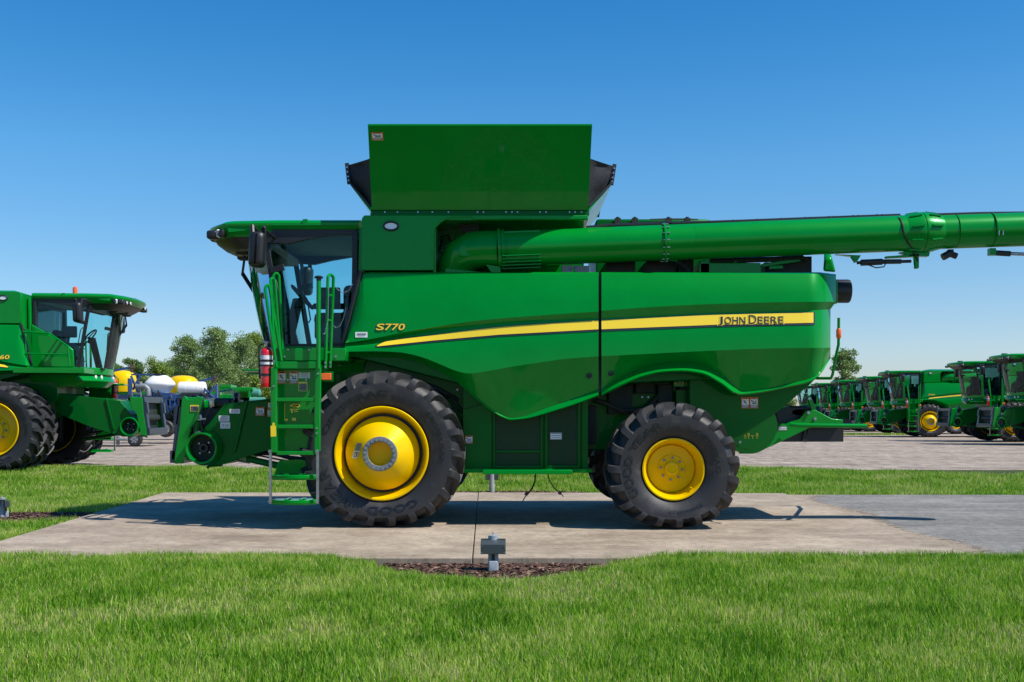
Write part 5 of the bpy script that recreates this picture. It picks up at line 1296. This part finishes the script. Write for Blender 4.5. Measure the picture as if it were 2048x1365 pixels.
m = MB(); WB(m, 474, 782, 496, 797, Y3-.03, .03); WB(m, 446, 781, 468, 797, Y3-.03, .03); pl(m, 'side_window', 'glass', 0, P3)
m = MB(); a, b = W(496, 786, Y3+.5), W(522, 786, Y3+.5); m.tube([a, (a[0]+.1, a[1], a[2]), (b[0]-.1, b[1], b[2]), b], [.15, .27, .27, .15], 20); a, b = W(500, 801, Y3), W(530, 801, Y3); m.tube([a, b], .2, 16); pl(m, 'spray_tank', 'teal', 0, P3)
for px in (450, 508):
    m = MB(); m.lathe([(.4, -.2), (.75, -.2), (.85, -.1), (.85, .1), (.75, .2), (.4, .2), (0, .12)], W(px, 850, Y3-.3), 'y', 24, 0, True); pl(m, 'support_wheel', 'rubber', 0, P3)
tag(P3, 'low green sprayer with a pale teal tank standing in front of the far trees', 'sprayer')
# pickup half hidden behind the left combine
Yk = 45; TK = empty('pickup_truck', (W(225, 0, Yk)[0], Yk, gz(0, Yk)))
m = MB(); k = Yk/F
m.prism([((p-1024)*k, H+(HY-q)*k) for p, q in ((150, 872), (300, 872), (302, 850), (285, 838), (250, 834), (236, 812), (185, 812), (170, 836), (150, 838))], Yk, Yk+1.9); pl(m, 'body', 'silver', .06, TK)
m = MB(); WB(m, 190, 877, 254, 882, Yk-.15, .2); WB(m, 232, 872, 238, 890, Yk-.05, .1); pl(m, 'running_board', 'greysteel', .02, TK)
m = MB(); m.prism([((p-1024)*k, H+(HY-q)*k) for p, q in ((246, 833), (234, 815), (212, 815), (212, 833))], Yk-.012, Yk+.01); pl(m, 'side_window', 'black', 0, TK)
for px in (172, 268):
    m = MB(); c = W(px, 879, Yk-.05); rr = c[2]-gz(0, Yk); m.lathe([(rr*.6, 0), (rr*.9, 0), (rr, .05), (rr, .22), (rr*.9, .27), (rr*.5, .27)], c, 'y', 28, 0, True); m.lathe([(rr*.64, .03), (rr*.6, .02), (rr*.58, .06), (rr*.2, .05), (0, .04)], c, 'y', 24, 1, True)
    for q in range(6): a = q*PI/3; m.bar((c[0], c[1]+.02, c[2]), (c[0]+rr*.58*math.cos(a), c[1]+.02, c[2]+rr*.58*math.sin(a)), .05, .04, 1)
    pl(m, 'wheel', ['rubber', 'silver'], 0, TK)
tag(TK, 'grey pickup truck parked on the gravel behind the left combine', 'pickup truck')

# ------------------------------------------------------------------ trees
def leaf_mat(name, c1, c2):
    m = bpy.data.materials.new(name); m.use_nodes = True; n = m.node_tree.nodes; l = m.node_tree.links; p = n['Principled BSDF']; out = n['Material Output']
    at = n.new('ShaderNodeAttribute'); at.attribute_name = 'tone'; r = n.new('ShaderNodeValToRGB'); r.color_ramp.elements[0].color = (*c1, 1); r.color_ramp.elements[1].color = (*c2, 1)
    l.new(at.outputs['Fac'], r.inputs[0]); l.new(r.outputs[0], p.inputs['Base Color']); p.inputs['Roughness'].default_value = .5
    tr = n.new('ShaderNodeBsdfTranslucent'); l.new(r.outputs[0], tr.inputs[0]); mx = n.new('ShaderNodeMixShader'); mx.inputs[0].default_value = .3
    l.new(p.outputs[0], mx.inputs[1]); l.new(tr.outputs[0], mx.inputs[2]); l.new(mx.outputs[0], out.inputs[0]); return m
LM = [leaf_mat('poplar_leaf', (.10, .175, .045), (.29, .42, .13)), leaf_mat('bright_leaf', (.12, .20, .02), (.30, .42, .06)), leaf_mat('dark_leaf', (.07, .135, .03), (.20, .31, .08))]
M['bark'] = mat('tree_bark', (.16, .14, .115), .9, noise=(5, (.09, .08, .065), .4, .7))
def tree(px, Y, top, wpx, mi, label, group, lowf=.16, dens=1.0, leaf=.2):
    x = (px-1024)*Y/F; h = H+(HY-top)*Y/F-.02; rw = wpx/2*Y/F
    T = empty('tree', (x, Y, .015)); m = MB(); rs = np.random.default_rng(int(px*13+Y))
    trunk = [(rs.normal(0, .03)*h*.3*t, rs.normal(0, .03)*h*.3*t, h*.9*t) for t in np.linspace(0, 1, 7)]
    m.tube(trunk, [h*.020*(1-.85*t) for t in np.linspace(0, 1, 7)], 8)
    cl = []
    nb = 21
    for k in range(nb):
        t = lowf+(.97-lowf)*(k+.5)/nb; z = h*t*.95; a = k*2.4+rs.uniform(-.4, .4)
        u = (t-lowf)/(1-lowf); wid = rw*(math.sin(PI*min(1, .12+u*.80))**.6)*rs.uniform(.65, 1.1)
        c0 = Vector((0, 0, z)); tip = Vector((math.cos(a)*wid, math.sin(a)*wid, z+wid*rs.uniform(.2, .7)))
        m.tube([c0, c0.lerp(tip, .5)+Vector((0, 0, -.05*wid)), tip], [h*.007*(1-.6*t), h*.004, h*.002], 5)
        for q in (.42, .7, .95): cl.append((c0.lerp(tip, q)+Vector(rs.normal(0, .07*rw+.06, 3)), rw*rs.uniform(.36, .60)*(1.1-.40*q)))
    for q in (.80, .86, .91, .95): cl.append((Vector((rs.normal(0, .08*rw), rs.normal(0, .08*rw), h*q)), rw*(.42-.9*(q-.8))))
    m.build('trunk', 'bark', T)
    per = int(270*dens); N = per*len(cl); C = np.repeat(np.array([c for c, _ in cl]), per, 0); S = np.repeat(np.array([s for _, s in cl]), per)
    d = rs.normal(0, 1, (N, 3)); d /= np.linalg.norm(d, axis=1)[:, None]; P = C+d*(S*rs.random(N)**.6)[:, None]*np.array([1.1, 1.1, .85])
    a = rs.normal(0, 1, (N, 3)); a /= np.linalg.norm(a, axis=1)[:, None]; b = np.cross(a, rs.normal(0, 1, (N, 3))); b /= np.linalg.norm(b, axis=1)[:, None]
    sz = leaf*rs.uniform(.55, 1.1, N)[:, None]*.5
    V = np.stack([P-a*sz, P+b*sz*.6, P+a*sz, P-b*sz*.6], 1).astype(np.float32)
    me = bpy.data.meshes.new('crown'); me.from_pydata(V.reshape(-1, 3).tolist(), [], [(i*4, i*4+1, i*4+2, i*4+3) for i in range(N)])
    at = me.attributes.new('tone', 'FLOAT', 'POINT'); at.data.foreach_set('value', np.repeat(np.clip(rs.normal(.5, .25, N), 0, 1), 4).astype(np.float32)); me.materials.append(LM[mi])
    o = bpy.data.objects.new('crown', me); COL.objects.link(o); o.parent = T
    tag(T, label, 'tree', group); return T
GT = 'trees beyond the yard'
tree(378, 112, 670, 76, 0, 'grey-green poplar left of the tallest tree beyond the planters', GT)
tree(435, 108, 652, 74, 0, 'tallest poplar in the group of trees left of the big combine', GT, dens=1.1)
tree(482, 116, 674, 78, 0, 'poplar just right of the tallest tree, left of the fire extinguisher', GT)
tree(515, 122, 662, 86, 1, 'brighter green tree rising behind the fire extinguisher beside the cab', GT)
tree(272, 122, 718, 52, 2, 'small dark tree behind the yellow seed tank beside the left combine', GT, .1)
tree(318, 125, 724, 70, 1, 'low tree between the white hopper tank and the poplars', GT, .08)
tree(352, 130, 726, 76, 2, 'low dark tree above the white cylinder tank', GT, .05)
tree(524, 92, 755, 62, 1, 'low lime-green bush behind the feeder house of the big combine', GT, .03)
tree(458, 128, 712, 90, 2, 'dark low tree filling the gap between two tall poplars', GT, .05)
tree(405, 130, 718, 84, 2, 'dark low tree behind the marker disc of the blue planter', GT, .05)
tree(1690, 118, 698, 50, 0, 'lone thin tree behind the combine row at right of the marker pole', GT, .25, .55, .26)
tree(1560, 125, 782, 62, 2, 'low dark tree glimpsed under the tail of the big combine', GT, .03)
tree(232, 126, 726, 46, 2, 'dark tree half hidden behind the cab of the left combine', GT, .08)
